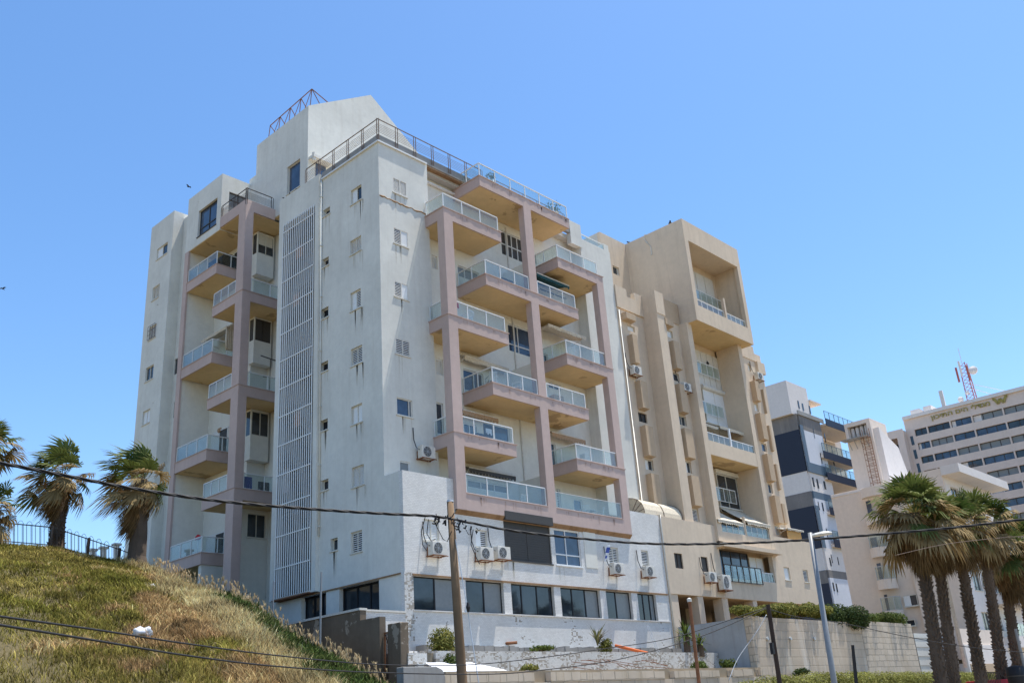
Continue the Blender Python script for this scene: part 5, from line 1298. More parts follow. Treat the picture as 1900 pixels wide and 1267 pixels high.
# hedge along the bottom right
hc = []; hr_ = []; r = random.Random(8); xh0, xh1 = on(1380, 1262, 1, -9.0)[0], on(1840, 1250, 1, -9.0)[0]; x = xh0
while x < xh1:
    pxx = projpx(np.array([[x, -9.0, 2.5]]))[0][0]; ty = 1262 if pxx < 1420 else (1252 if pxx < 1500 else 1246)
    zt = on(pxx, ty, 1, -9.0)[2]; hc.append((x, -9+r.uniform(-.3, .3), zt-.55)); hr_.append((.8, .75, .6)); x += .7
hd = shrub('clipped pale green hedge along the bottom right in front of the retaining wall', 'hedge', 'hedge', hc, hr_, 44000, .06, [(.13, .15, .03), (.34, .33, .10)], 35)
# garden bushes
def bush(px_, py_, Y, rx, rz, label, cols, seed, N_=900, size=.08, name='bush', cat='bush'):
    p = on(px_, py_, 1, Y); r = random.Random(seed); cen = []; rad = []
    for k in range(5): cen.append((p[0]+r.uniform(-.5, .5)*rx, p[1]+r.uniform(-.4, .4)*rx, p[2]+r.uniform(-.3, .35)*rz)); rad.append((rx*.6, rx*.6, rz*.65))
    return shrub(label, cat, name, cen, rad, N_, size, cols, seed)
bush(818, 1192, -2.6, .85, .75, 'round olive bush growing from the broken tile wall left of the wooden pole', G2, 41, 1900, .07)
bush(838, 1228, -4.3, .35, .45, 'small bright green bush at the foot of the wooden pole', G1, 42, 500, .07)
bush(1126, 1197, -2.6, .5, .4, 'grey-green bush beside the spiky agave below the tiled facade', G2, 43, 900, .06)
bush(1300, 1236, -5.2, .55, .3, 'low leafy plant on the stone wall right of the rusty post', G1, 44, 700, .08)
bush(1350, 1231, -5.0, .45, .35, 'bright leafy plant at the corner of the blue-grey wall', G1, 45, 600, .08)
bush(1002, 1203, -2.2, .7, .16, 'tuft of weeds on the kerb of the tiled facade', G1, 46, 500, .07)
bush(985, 1240, -4.6, .6, .2, 'yellow-green weeds beside the white board on the terrace', G2, 47, 500, .07)
bush(1485, 1247, cY-.5, .5, .25, 'dark weed tuft at the foot of the retaining wall', G3, 48, 400, .08)
def spiky(px_, py_, Y, n, L, label, cols, seed, name, cat, trunk=0, pitch=(.2, 1.4)):
    p = on(px_, py_, 1, Y); r = random.Random(seed); root = thing(name, label, cat, (p[0], p[1], p[2]-trunk)); m = MB(); m.c = []
    for k in range(n):
        a = r.uniform(0, 6.28); e = r.uniform(*pitch); l = L*r.uniform(.6, 1.1); d = Vector((math.cos(a)*math.cos(e), math.sin(a)*math.cos(e), math.sin(e))); s = Vector((-math.sin(a), math.cos(a), 0))*.045
        b = Vector(p)+Vector((0, 0, r.uniform(-.15, .15))); q1 = b+d*l*.5; q2 = b+d*l+Vector((0, 0, -.12*l)); n0 = len(m.v)
        m.v += [tuple(b-s*.6), tuple(b+s*.6), tuple(q1+s), tuple(q1-s), tuple(q2)]; m.f += [(n0, n0+1, n0+2, n0+3), (n0+3, n0+2, n0+4)]
        c = np.array(cols[0])*(1-r.random())+np.array(cols[1])*r.random(); m.c += [(*c, 1)]*5
    m.build('leaves', 'leaf', root)
    if trunk: MB().tube([(p[0], p[1], p[2]-trunk), (p[0]+.05, p[1], p[2])], [.2, .16], 8).build('trunk', 'bark', root)
spiky(1108, 1192, -2.5, 26, 1.1, 'tall spiky agave with reddish leaves below the tiled facade', [(.12, .08, .05), (.12, .14, .06)], 51, 'agave', 'agave')
spiky(1272, 1180, -3.4, 60, .95, 'bushy yucca against the blue-grey wall, upper head', G1, 52, 'yucca', 'yucca', 1.0, (-.5, 1.4))
spiky(1298, 1195, -3.6, 46, .8, 'smaller yucca head behind the rusty post', G1, 53, 'yucca', 'yucca', .6, (-.5, 1.4))

# ------------------------------------------------------------------ palms
def fan(m, hub, t, s, nrm, rr, col, r, droop, wind, half=1.7, segs=18):
    for k in range(segs):
        ph = -half+2*half*(k+.5)/segs+r.uniform(-.03, .03); d = t*math.cos(ph)+s*math.sin(ph); l = rr*(.62+.38*math.cos(ph*.55))*r.uniform(.7, 1.1)
        wv = (t*-math.sin(ph)+s*math.cos(ph))*(rr*half/segs*.85)
        fold = nrm*(.02 if k % 2 else -.02)
        p1 = hub+d*l*.58+fold+Vector((0, 0, -droop*l*.18))+wind*l*.12; p2 = hub+d*l*(1-.25*droop)+Vector((0, 0, -droop*l*.62))+wind*l*.42
        n0 = len(m.v); m.v += [tuple(hub-wv*.12), tuple(hub+wv*.12), tuple(p1+wv*.62), tuple(p1-wv*.62), tuple(p2)]; m.f += [(n0, n0+1, n0+2, n0+3), (n0+3, n0+2, n0+4)]
        c = np.array(col)*r.uniform(.75, 1.2); tip = c*.6+np.array((.30, .22, .10))*.4
        m.c += [(*c*.85, 1)]*2+[(*c, 1)]*2+[(*tip, 1)]
def palm(name, label, base, top, size, n_green, n_dry, skirt, seed, group, wind=(0, 0, 0), tr=.30, boots=True, green=((.045, .075, .018), (.14, .17, .045)), tan=.8, dryc=1.0):
    base = Vector(base); top = Vector(top); r = random.Random(seed); wind = Vector(wind)
    root = thing(name, label, 'palm tree', base, group=group)
    ax = (top-base); H_ = ax.length; ax.normalize()
    pts = [base+(top-base)*k/10+Vector((math.sin(k*.9+seed)*.03, math.cos(k*.7+seed)*.03, 0)) for k in range(11)]
    m = MB(); m.tube(pts, [tr*(1.25-.45*k/10+(.25 if k == 0 else 0)) for k in range(11)], 12)
    if boots:
        n = int(H_*64)
        for k in range(n):
            f = (k+.5)/n; a = k*2.4+r.uniform(-.3, .3); c = base+(top-base)*f; rad = tr*(1.25-.45*f)
            d = Vector((math.cos(a), math.sin(a), 0)); s = Vector((-math.sin(a), math.cos(a), 0)); l = r.uniform(.05, .13)
            b = c+d*rad*.95; tip = b+d*l+Vector((0, 0, l*r.uniform(.3, 1.2)))
            n0 = len(m.v); w = r.uniform(.03, .06); m.v += [tuple(b-s*w+Vector((0, 0, -.07))), tuple(b+s*w+Vector((0, 0, -.07))), tuple(b+s*w*.7+Vector((0, 0, .09))), tuple(b-s*w*.7+Vector((0, 0, .09))), tuple(tip)]
            m.f += [(n0, n0+1, n0+4), (n0+1, n0+2, n0+4), (n0+2, n0+3, n0+4), (n0+3, n0, n0+4)]
    m.build('trunk', 'bark', root)
    g = MB(); g.c = []; dr_ = MB(); dr_.c = []
    def leaf(m, el, az, lp, rr, col, droop, oz=0, half=1.7):
        d = Vector((math.cos(az)*math.cos(el), math.sin(az)*math.cos(el), math.sin(el))); s = Vector((-math.sin(az), math.cos(az), 0))
        p0 = top+Vector((math.cos(az)*.12, math.sin(az)*.12, oz)); sag = Vector((0, 0, -.22*lp*lp*(1.2-math.sin(el))))
        p1 = p0+d*lp*.5+sag*.25+wind*lp*.05; p2 = p0+d*lp+sag+wind*lp*.2
        n0 = len(m.v); 
        for a_, b_ in ((p0, p1), (p1, p2)):
            n0 = len(m.v); w = .022; m.v += [tuple(a_-s*w), tuple(a_+s*w), tuple(b_+s*w*.8), tuple(b_-s*w*.8), tuple((a_+b_)/2+Vector((0, 0, .03)))]; m.f += [(n0, n0+1, n0+2, n0+3)]
            pc = np.array(col)*.5+np.array((.25, .17, .06))*.5; m.c += [(*pc, 1)]*5
        t = (p2-p1).normalized(); t = (t+wind*.25).normalized(); s = (s-t*s.dot(t)).normalized(); nrm = t.cross(s)
        tw = r.uniform(-.5, .5); s2 = s*math.cos(tw)+nrm*math.sin(tw); nrm = t.cross(s2)
        fan(m, p2, t, s2, nrm, rr, col, r, droop, wind, half)
    for k in range(n_green):
        f = (k+.5)/n_green; el = 1.35-1.95*f+r.uniform(-.12, .12); az = k*2.39996+r.uniform(-.2, .2); mk = r.random()
        col = np.array(green[0])*(1-mk)+np.array(green[1])*mk
        if f > .42 and r.random() < tan: col = col*.25+np.array((.36, .24, .12))*.75
        leaf(g, el, az, size*r.uniform(.30, .56), size*r.uniform(.40, .56), col, .22+.7*f, 0)
    for k in range(n_dry):
        f = (k+.5)/n_dry; el = -.45-.95*f+r.uniform(-.1, .1); az = k*2.39996+r.uniform(-.3, .3); mk = r.random()
        col = np.array((.16, .095, .04))*(1-mk)+np.array((.34, .22, .11))*mk
        col = col*(1.15-.55*f)*dryc
        leaf(dr_, el, az, size*r.uniform(.16, .34)*(1-.35*f), size*r.uniform(.30, .46), col, .8+.2*f, -skirt*f, r.uniform(.7, 1.2))
    g.build('crown', 'leaf', root); dr_.build('skirt', 'dry', root); return root
wl = Vector(-RIGHT)*.85+Vector((0, 0, .05))
gL = 'wind-blown palms on the hill'; gR = 'palms along the road on the right'
def lp_(x, y, d): return atd(x, y, d)
palm('palm_tree', 'wind-blown palm with a thick bare lower trunk, right in front of the block', lp_(254, 1050, 45.3), lp_(262, 890, 45.3), 2.1, 32, 44, 1.5, 61, gL, wl, .33, False, dryc=.8)
palm('palm_tree', 'wind-blown palm behind the railings with a scaly trunk, standing alone on the crest', lp_(103, 1022, 48.5), lp_(116, 882, 48.5), 2.1, 30, 32, 1.1, 62, gL, wl, .27, dryc=.8)
palm('palm_tree', 'palm at the left edge of the photo with its crown above the cable', lp_(-60, 1010, 47), lp_(-30, 825, 47), 1.8, 34, 16, .6, 63, gL, wl*-.4, .26, dryc=.8)
palm('palm_tree', 'low palm at the left edge whose fronds hang in front of the railings', lp_(-32, 1010, 46.5), lp_(-22, 945, 46.5), 1.8, 32, 20, .5, 64, gL, wl*.3, .26, dryc=.8)
palm('palm_tree', 'front palm with the largest green crown, right trunk of the close pair leaning left', lp_(1775, 1300, 45), lp_(1733, 975, 45), 2.0, 44, 60, 1.0, 65, gR, (0, 0, 0), .185, dryc=.7)
palm('palm_tree', 'palm on the left of the close pair with a broad dried skirt', lp_(1753, 1300, 42), lp_(1697, 952, 42), 2.25, 64, 90, 1.15, 66, gR, (0, 0, 0), .20, dryc=.75)
palm('palm_tree', 'slim palm trunk standing next right of the close pair', lp_(1826, 1295, 47), lp_(1773, 975, 47), 2.0, 46, 66, .9, 67, gR, (0, 0, 0), .19, dryc=.7)
palm('palm_tree', 'palm with an upright green top, fourth trunk from the left of the roadside row', lp_(1866, 1295, 52), lp_(1820, 968, 52), 2.1, 48, 66, 1.0, 68, gR, (0, 0, 0), .20, dryc=.7)
palm('palm_tree', 'darker palm with a low brown skirt near the right edge', lp_(1897, 1295, 56), lp_(1858, 1025, 56), 2.1, 44, 66, 1.4, 69, gR, (0, 0, 0), .21, dryc=.65)
palm('palm_tree', 'palm cut off by the right edge of the photo', lp_(1925, 1295, 58), lp_(1893, 1010, 58), 2.2, 46, 60, 1.0, 70, gR, (0, 0, 0), .21, dryc=.7)

# ================================================================== THINGS ON AND AROUND THE BUILDINGS
# air conditioners (local frame: wall at y=0, unit stands out to -y)
def make_ac(label):
    t = thing('air_conditioner', label, 'air conditioner', (0, 0, 0), group='air conditioner units on the facades', local=True)
    MB().box(-.42, .42, -.46, -.14, -.28, .30).build('casing', 'offwhite', t, bevel=.015)
    m = MB(); m.tube([(-.1, -.462, .01), (-.1, -.476, .01)], .235, 22); m.build('fan', 'charcoal', t)
    m = MB()
    for r_ in (.06, .12, .18, .24):
        pts = [(-.1+r_*math.cos(a*math.pi/10), -.485, .01+r_*math.sin(a*math.pi/10)) for a in range(21)]; m.tube(pts, .006, 4, False)
    for a in range(8): m.bar((-.1, -.485, .01), (-.1+.245*math.cos(a*math.pi/4), -.485, .01+.245*math.sin(a*math.pi/4)), .008)
    m.build('fan_grille', 'steel', t)
    m = MB()
    for x in (-.33, .33): m.box(x-.02, x+.02, -.50, 0, -.33, -.285); m.box(x-.02, x+.02, -.04, 0, -.33, .1)
    m.box(-.45, .45, -.5, -.47, -.325, -.29); m.box(-.45, .45, -.08, -.045, -.325, -.29)
    m.build('bracket', 'rust', t)
    m = MB(); m.tube([(-.43, -.3, .1), (-.55, -.2, .2), (-.58, -.08, .6), (-.56, -.03, 1.2)], .022, 5); m.build('hose', 'black', t); m = MB(); m.tube([(.2, -.2, -.3), (.22, -.1, -.5), (.18, -.03, -.95)], .012, 5); m.build('drain_hose', 'offwhite', t)
    return t
acs = [(z6(300, 452), Y0, 'first air conditioner left of the wooden pole, below the white shutter'), (z6(588, 485), Y0, 'air conditioner under the half-louvred window right of the wooden pole'),
       (z6(692, 480), Y0, 'air conditioner directly left of the big dark roller shutter'), (z6(1390, 575), Y0, 'rusty-grilled air conditioner beside the small blue and white flag'),
       (z6(1584, 592), Y0, 'last air conditioner on the white tiled front, near the tan block'), (z4(337, 845), 0, 'air conditioner on the upper white facade above the tiled parapet'),
       (t1(372, 1150), 0, 'highest air conditioner on the left bay of the tan block'), (t2(532, 148), -.77, 'air conditioner on the middle bay of the tan block'),
       (t2(1038, 72), -.3, 'air conditioner with coiled hoses on the right edge of the tan block'), (t3(492, 458), Y0, 'smaller of two air conditioners at the base of the tan block'),
       (t3(595, 500), Y0, 'larger dark-sided air conditioner beside the glazed balcony of the tan base')]
first = None
for p, v, lab in acs:
    c = on(*p, 1, v-.3)
    if first is None: first = make_ac(lab); first.location = (c[0], v-.002, c[2])
    else:
        o = copy_tree(first, None, (c[0], v-.002, c[2]), 0, lab)
        if 'larger dark' in lab: o.scale = (1.1, 1.1, 1.5)

# awnings
def awning(x0, x1, yw, yf, zt, zf, val, mat, label, ax=1, tubem='offwhite', arms=True, sag=.06):
    t = thing('awning', label, 'awning', ((x0+x1)/2, yw, zt) if ax == 1 else (yw, (x0+x1)/2, zt), group='awnings on the balconies')
    P = (lambda u, d, z: (u, d, z)) if ax == 1 else (lambda u, d, z: (d, u, z))
    m = MB(); n = 8; K = 5
    for i in range(n):
        a, b = x0+(x1-x0)*i/n, x0+(x1-x0)*(i+1)/n
        for k in range(K):
            f0, f1 = k/K, (k+1)/K
            def q(u, f): return P(u, yw+(yf-yw)*f, zt+(zf-zt)*f-sag*math.sin(math.pi*f)-.02*math.sin(u*5))
            m.quad(q(a, f0), q(b, f0), q(b, f1), q(a, f1))
    nv = max(6, int((x1-x0)/.22))
    for i in range(nv):
        a, b = x0+(x1-x0)*i/nv, x0+(x1-x0)*(i+1)/nv; c = (a+b)/2; f = zf-.02*math.sin(c*5)
        m.poly([P(a, yf-.004, f), P(b, yf-.004, f), P(b, yf-.004, f-val*.65), P(c+(b-c)*.4, yf-.02, f-val), P(c-(c-a)*.4, yf-.02, f-val), P(a, yf-.004, f-val*.65)])
    c_ = m.build('canvas', mat, t)
    s = c_.modifiers.new('thick', 'SOLIDIFY'); s.thickness = .008
    m = MB(); m.tube([P(x0, yf, zf), P(x1, yf, zf)], .035, 7); m.tube([P(x0-.03, yw-.08 if ax == 1 else yw-.08, zt+.03), P(x1+.03, yw-.08, zt+.03)], .06, 8)
    if arms:
        for u in (x0+.1, x1-.1): m.bar(P(u, yw, zf-.25), P(u, yf, zf-.02), .03)
    m.build('frame', tubem, t); return t
def aw(pl_, pr, yw, yf, rise, val, mat, label, **kw):
    a, b = on(*pl_, 1, yf), on(*pr, 1, yf); z = (a[2]+b[2])/2
    return awning(min(a[0], b[0]), max(a[0], b[0]), yw, yf, z+rise, z, val, mat, label, **kw)
aw(c3(125, 690), c3(600, 870), .70, -.75, .35, .25, 'canvas_g', 'dark green awning with a wavy edge under a right-hand balcony')
aw(c2(170, 775), c2(825, 985), .72, .35, .12, .32, 'canvas', 'rolled pale awning under the second-highest left balcony')
aw(c5(70, 300), c5(590, 455), .72, .3, .12, .3, 'canvas_o', 'brown striped awning above the balcony with hanging washing')
aw(c7(570, 165), c7(1120, 275), .72, .35, .12, .28, 'charcoal', 'dark grey awning in a white cassette above the lowest left balcony')
aw(c4(215, 165), c4(770, 370), .70, -.5, .25, .2, 'canvas', 'dirty cream awning sagging at its right end under the right-hand balcony', sag=.12)
aw(c6(150, 5), c6(545, 100), .70, .25, .15, .32, 'canvas_o', 'red-brown striped awning above the lowest but one right balcony')
aw(t2(655, 385), t2(755, 430), .45, -.75, .6, .18, 'canvas', 'small left-hand cream awning above the flush balcony of the tan tower')
aw(t2(765, 410), t2(930, 460), .45, -.75, .6, .2, 'canvas', 'small right-hand cream awning above the flush balcony of the tan tower')
aw(t2(752, 1055), t2(930, 1085), .4, -1.5, 1.25, .2, 'canvas', 'dusty left awning of the pair over the lowest tan tower balcony')
aw(t2(955, 1070), t2(1115, 1095), .4, -1.5, 1.3, .22, 'canvas', 'brighter right awning of the pair over the lowest tan tower balcony')
aw(t2(1235, 1118), t2(1345, 1135), -.28, -1.1, .12, .12, 'canvas', 'little cream awning over an orange blind at the right end of the tan terrace')
a = on(*t2(1240, 1185), 1, -1.0); b = on(*t2(1335, 1200), 1, -1.0)
o = MB().box(a[0], b[0], -1.0, -.97, a[2]-.1, a[2]+.55).build('blind', 'orange'); M['blind'] = flat('ochre_blind', (.55, .33, .12), .8); o.data.materials[0] = M['blind']; tag(o, 'ochre blind hanging below the little awning on the tan terrace', 'blind')
# barrel awning on the left terrace of the tan block
a = on(*t2(345, 1030), 1, -1.0); b = on(*t2(525, 1050), 1, -1.0)
t = thing('awning', 'barrel-shaped cream awning on ribs over the left terrace of the tan block', 'awning', (a[0], -.5, a[2]), group='awnings on the balconies')
x0, x1, zf = on(*t2(235, 1010), 1, -.9)[0], 22.3, a[2]; m = MB(); K = 7
prof = [(-1.02, zf), (-1.0, zf+.25), (-.86, zf+.6), (-.6, zf+.85), (-.3, zf+.98), (-.003, zf+1.05)]
for (y0_, z0_), (y1_, z1_) in zip(prof[:-1], prof[1:]): m.quad((x0, y0_, z0_), (x1, y0_, z0_), (x1, y1_, z1_), (x0, y1_, z1_))
nv = 14
for i in range(nv):
    u0, u1 = x0+(x1-x0)*i/nv, x0+(x1-x0)*(i+1)/nv; m.poly([(u0, -1.03, zf), (u1, -1.03, zf), (u1, -1.03, zf-.1), ((u0+u1)/2, -1.03, zf-.22), (u0, -1.03, zf-.1)])
c_ = m.build('canvas', 'canvas', t); s = c_.modifiers.new('thick', 'SOLIDIFY'); s.thickness = .008
m = MB(); m.poly([(x0-.006, y, z) for y, z in prof]+[(x0-.006, -.003, zf)]); m.build('end_cloth', 'canvas', t)
m = MB()
for x in (x0, (x0+x1)/2, x1-.05): m.tube([(x-.02, y-.02, z+.015) for y, z in prof], .02, 5)
for k in range(3): m.tube([(x0-.02, -.003, zf+.0), (x0-.02, prof[k+1][0], prof[k+1][1])], .018, 5)
m.build('frame', 'rail', t)
# awning on the shaded side
a = on(*k2(395, 1150), 0, 1.3); b = on(*k2(745, 905), 0, 1.3)
awning(min(a[1], b[1]), max(a[1], b[1]), 2.5, 1.3, a[2]+.55, a[2]+.05, .18, 'canvas', 'cream awning with a dark piped edge on the shaded side above a balcony', ax=0)
m = MB(); yy = min(a[1], b[1])-.02
for k in range(5): m.tube([(1.35+.13*k, yy, a[2]+.05+.1*k), (1.37+.13*k, yy+.03, a[2]-.8), (1.36+.13*k, yy, a[2]-1.5)], [.05, .09, .06], 7)
o = m.build('curtain', 'canvas', None, True); tag(o, 'bunched cream side curtain hanging beside the shaded-side awning', 'curtain')

# wooden pole, cables and their fittings
pt, pb = atd(835, 930, 29.5), atd(859.5, 1290, 29.5); pb2 = pb+(pb-pt)/np.linalg.norm(pb-pt)*2.5
pole = thing('utility_pole', 'brown wooden pole carrying the thick twisted cable in front of the tiled facade', 'utility pole', tuple(pb2))
m = MB(); m.tube([pb2, pb, (pt+pb)/2, pt], [.17, .155, .13, .105], 14); m.build('shaft', 'wood', pole, True)
m = MB(); m.tube([pt+np.array((0, 0, -.02)), pt+np.array((0, 0, .04))], [.112, .10], 14); m.build('cap', 'steel', pole)
r = random.Random(12); m = MB()
for k in range(34):
    x = 800+r.uniform(0, 95); y = 962+(x-835)*.14+r.uniform(-5, 22 if x > 845 else 12); d = 29.3+r.uniform(-.2, .2)
    p = atd(x, y, d); q_ = atd(x+r.uniform(-9, 10), y+r.uniform(-9, 12), d); mid = (p+q_)/2+np.array((0, 0, -r.uniform(.02, .1)))
    m.tube([p, mid, q_], r.choice((.012, .018, .03)), 5)
for a_, b_, c_, d_ in (((795, 963), (792, 990), (800, 1003), (808, 1000)), ((805, 966), (822, 1000), (830, 1004), (838, 985)), ((878, 982), (874, 1010), (882, 1030), (890, 1046)), ((790, 955), (782, 985), (784, 1010), (792, 1022))):
    m.tube([atd(*q_, 29.3) for q_ in (a_, b_, c_, d_)], .014, 5)
m.build('cable_clamps', 'black', pole)
m = MB(); m.tube([atd(845, 1000, 29.4), atd(868, 1130, 29.0), atd(872, 1160, 29.0), atd(892, 1290, 28.6)], .016, 5); m.build('stay_wire', 'steel', pole)
p = atd(868.5, 1126, 29.0); m = MB(); m.tube([p+np.array((0, 0, -.14)), p, p+np.array((0, 0, .14))], [.03, .065, .03], 8); m.build('insulator', 'black', pole)
def spline(pts, n=14):
    pts = [np.array(p, float) for p in pts]; out = []
    P = [2*pts[0]-pts[1]]+pts+[2*pts[-1]-pts[-2]]
    for i in range(1, len(P)-2):
        for k in range(n):
            t = k/n; a, b, c, d = P[i-1], P[i], P[i+1], P[i+2]
            out.append(.5*((2*b)+(-a+c)*t+(2*a-5*b+4*c-d)*t*t+(-a+3*b-3*c+d)*t**3))
    out.append(pts[-1]); return out
def cable(pxs, ds, rad, label, strands=0, mat='black', group=None):
    c = spline([atd(x, y, d) for (x, y), d in zip(pxs, ds)])
    m = MB()
    if strands:
        for s in range(strands):
            pts = []
            L = 0
            fine = []
            for a, b in zip(c[:-1], c[1:]):
                for k in range(4): fine.append(a+(b-a)*k/4)
            for i, p in enumerate(fine):
                t = fine[min(i+1, len(fine)-1)]-fine[max(i-1, 0)]; t /= np.linalg.norm(t); L += np.linalg.norm(fine[i]-fine[max(i-1, 0)])
                a1 = np.cross(t, (0, 0, 1)); a1 /= np.linalg.norm(a1); a2 = np.cross(t, a1); w = L*2*math.pi/1.6+s*2*math.pi/strands
                pts.append(p+(a1*math.cos(w)+a2*math.sin(w))*rad*1.05)
            m.tube(pts, rad, 5)
    else: m.tube(c, rad, 5)
    o = m.build('power_cable', mat, None, True); tag(o, label, 'cable', group)
cable([(-90, 845), (0, 859), (120, 882), (240, 905), (380, 926), (500, 938), (620, 947), (720, 953), (800, 957), (836, 962)], [22, 23, 24, 25, 26, 27, 28, 28.6, 29.2, 29.4], .023, 'thick twisted black cable from the left edge to the wooden pole', 3)
cable([(836, 962), (880, 971), (950, 984), (1050, 996), (1200, 1008), (1350, 1008), (1500, 1001), (1700, 985), (1800, 975), (1960, 956)], [29.4, 29.6, 30, 30.6, 31.5, 32.2, 33, 33.6, 34, 34.6], .021, 'thick twisted black cable from the wooden pole to the right edge', 3)
cable([(-60, 1134), (0, 1143), (180, 1168), (350, 1194), (520, 1216), (700, 1232), (860, 1233), (982, 1222), (1120, 1203), (1258, 1180), (1422, 1126)], [10, 10.5, 12, 14, 17, 21, 25, 28, 30.5, 32.5, 33.6], .012, 'upper of two thin black wires crossing the grassy slope')
cable([(-60, 1149), (0, 1159), (180, 1188), (350, 1216), (520, 1236), (700, 1247), (900, 1250), (1000, 1243), (1150, 1222), (1300, 1180), (1422, 1128)], [9.8, 10.3, 11.8, 13.8, 16.8, 20.8, 25, 28, 30.5, 32.3, 33.5], .013, 'lower of two thin black wires crossing the grassy slope')
cable([(1428, 1130), (1480, 1144), (1560, 1155), (1680, 1180), (1800, 1200), (1960, 1215)], [33.6, 34, 35, 36, 37, 38], .012, 'thin wire running from the dark stake past the retaining wall to the right')
cable([(1422, 1140), (1405, 1170), (1370, 1220), (1352, 1262)], [33.6, 33.4, 33.0, 32.6], .012, 'thin pale stay wire slanting down from the dark stake', mat='steel')
cable([(1660, 1030), (1750, 1010), (1850, 998), (1960, 990)], [36, 37, 38, 39], .01, 'thin wire just below the thick cable in front of the right-hand palms', mat='rail')
# street lamp
lt_, lb_ = atd(1503, 988, 28), atd(1552, 1290, 28); lb2 = lb_+(lb_-lt_)/np.linalg.norm(lb_-lt_)*2
L_s = thing('street_lamp', 'pale grey street lamp with a flat head pointing right, in front of the tan terrace', 'street lamp', tuple(lb2))
m = MB(); m.tube([lb2, lb_, lt_], [.085, .08, .062], 12); m.build('shaft', 'lampgrey', L_s, True)
ha, hb = atd(1507, 994, 28), atd(1544, 988, 28); m = MB(); dv = (hb-ha); n = 6; sd = np.cross(dv, (0, 0, 1)); sd /= np.linalg.norm(sd)
ring = []
for f, w, h in ((0, .05, .05), (.15, .10, .06), (.5, .13, .07), (.85, .10, .05), (1.0, .04, .02)):
    c = ha+dv*f; ring.append([c+sd*w+np.array((0, 0, h*.2)), c+sd*w*.6+np.array((0, 0, h)), c-sd*w*.6+np.array((0, 0, h)), c-sd*w+np.array((0, 0, h*.2)), c-sd*w*.8+np.array((0, 0, -.03)), c+sd*w*.8+np.array((0, 0, -.03))])
for R1, R2 in zip(ring[:-1], ring[1:]):
    for k in range(6): m.quad(R1[k], R1[(k+1) % 6], R2[(k+1) % 6], R2[k])
m.poly(ring[0]); m.poly(ring[-1]); m.build('lamp_head', 'offwhite', L_s, True, recalc=True)
# posts
def post(p, q_, d, r0, mat, label, name='post', cat='post', cap=None, n=8, ext=1.5):
    a, b = atd(*p, d), atd(*q_, d); b2 = b+(b-a)/np.linalg.norm(b-a)*ext
    t = thing(name, label, cat, tuple(b2)); m = MB(); m.tube([b2, b, a], [r0*1.1, r0*1.05, r0*.9], n); m.build('shaft', mat, t)
    if cap:
        m = MB(); m.tube([a-np.array((0, 0, .05)), a+np.array((0, 0, .04)), a+np.array((0, 0, .07))], [r0*1.3, r0*1.3, r0*.5], n); m.build('cap', cap, t)
    return t
post((1279, 1113), (1298, 1275), 30.5, .055, 'rust', 'rusty brown post with a round cap in front of the yucca', cap='offwhite')
st = post((1425, 1121), (1448, 1275), 33, .075, 'darkwood', 'dark tarred stake leaning in front of the retaining wall', name='stake', cat='stake')
m = MB(); a = atd(1436, 1204, 32.9); m.box(a[0]-.16, a[0]-.04, a[1]-.05, a[1]+.05, a[2]-.15, a[2]+.2); m.build('bracket_box', 'black', st)
post((596, 1061), (594, 1190), 36, .04, 'lampgrey', 'thin pale post standing against the shaded side beside the block wall', n=6)
post((508, 1078), (505, 1175), 40, .035, 'lampgrey', 'thin grey post at the brow of the slope left of the louvre screen', n=6)
post((1753, 1064), (1779, 1180), 55, .09, 'canvas', 'ochre post standing between the palm trunks in front of the cream block', n=8)
post((1582, 1196), (1588, 1258), 40, .07, 'black', 'short black metal post against the pale stone wall', n=4)
post((1884, 1166), (1910, 1275), 50, .07, 'lampgrey', 'grey post near the right edge behind the palm trunks', n=8)
# railings on the hill crest
def cpt(px, py, d): return atd(px, py, d)
fpts = [(-60, 1002, 47.6), (0, 1004, 47.6), (98, 1012, 47.4), (165, 1031, 47.2), (222, 1042, 46.8), (252, 1050, 46.5)]
fc = [cpt(x, y+4, d) for x, y, d in fpts]
Fn = thing('iron_fence', 'dark iron fence of hooped bars along the crest of the grassy slope', 'fence', tuple(fc[2]))
hr = [(-60, 968), (0, 969), (98, 978), (165, 1000), (222, 1019), (252, 1030)]
tops = [cpt(x, y, d) for (x, y), (_, _, d) in zip(hr, fpts)]
for k in (0, 2, 3, 4):
    m = MB(); w_ = .055 if k > 2 else .04; tp = tops[k]; m.box(tp[0]-w_, tp[0]+w_, tp[1]-w_, tp[1]+w_, fc[k][2]-.4, tp[2]+.06); m.build('post', 'darkmetal', Fn)
m = MB()
for a, b in zip(tops[:-1], tops[1:]): m.bar(a, b, .05, .04); 
for (a, b, c, d) in zip(tops[:-1], tops[1:], fc[:-1], fc[1:]): m.bar(c+np.array((0, 0, .12)), d+np.array((0, 0, .12)), .035)
m.build('rail', 'darkmetal', Fn)
m = MB()
for (a, b, c, d) in zip(tops[:-1], tops[1:], fc[:-1], fc[1:]):
    L = np.linalg.norm(b-a); n = max(2, int(L/.32))
    for k in range(n):
        for o_ in (0, .5):
            f = (k+o_)/n; f2 = (k+o_+.62)/n; t0 = a+(b-a)*f; t1 = a+(b-a)*min(f2, 1); g0 = c+(d-c)*f; 
            if o_ == 0:
                mid = (t0+t1)/2; pts = [g0, t0]+[mid+(t0-mid)*math.cos(math.pi*q)+np.array((0, 0, .17*math.sin(math.pi*q))) for q in (.15, .35, .5, .65, .85)]+[t1, c+(d-c)*min(f2, 1)]
                m.tube(pts, .012, 4, False)
            else: m.tube([g0, t0], .012, 4, False)
m.build('hooped_bars', 'darkmetal', Fn)
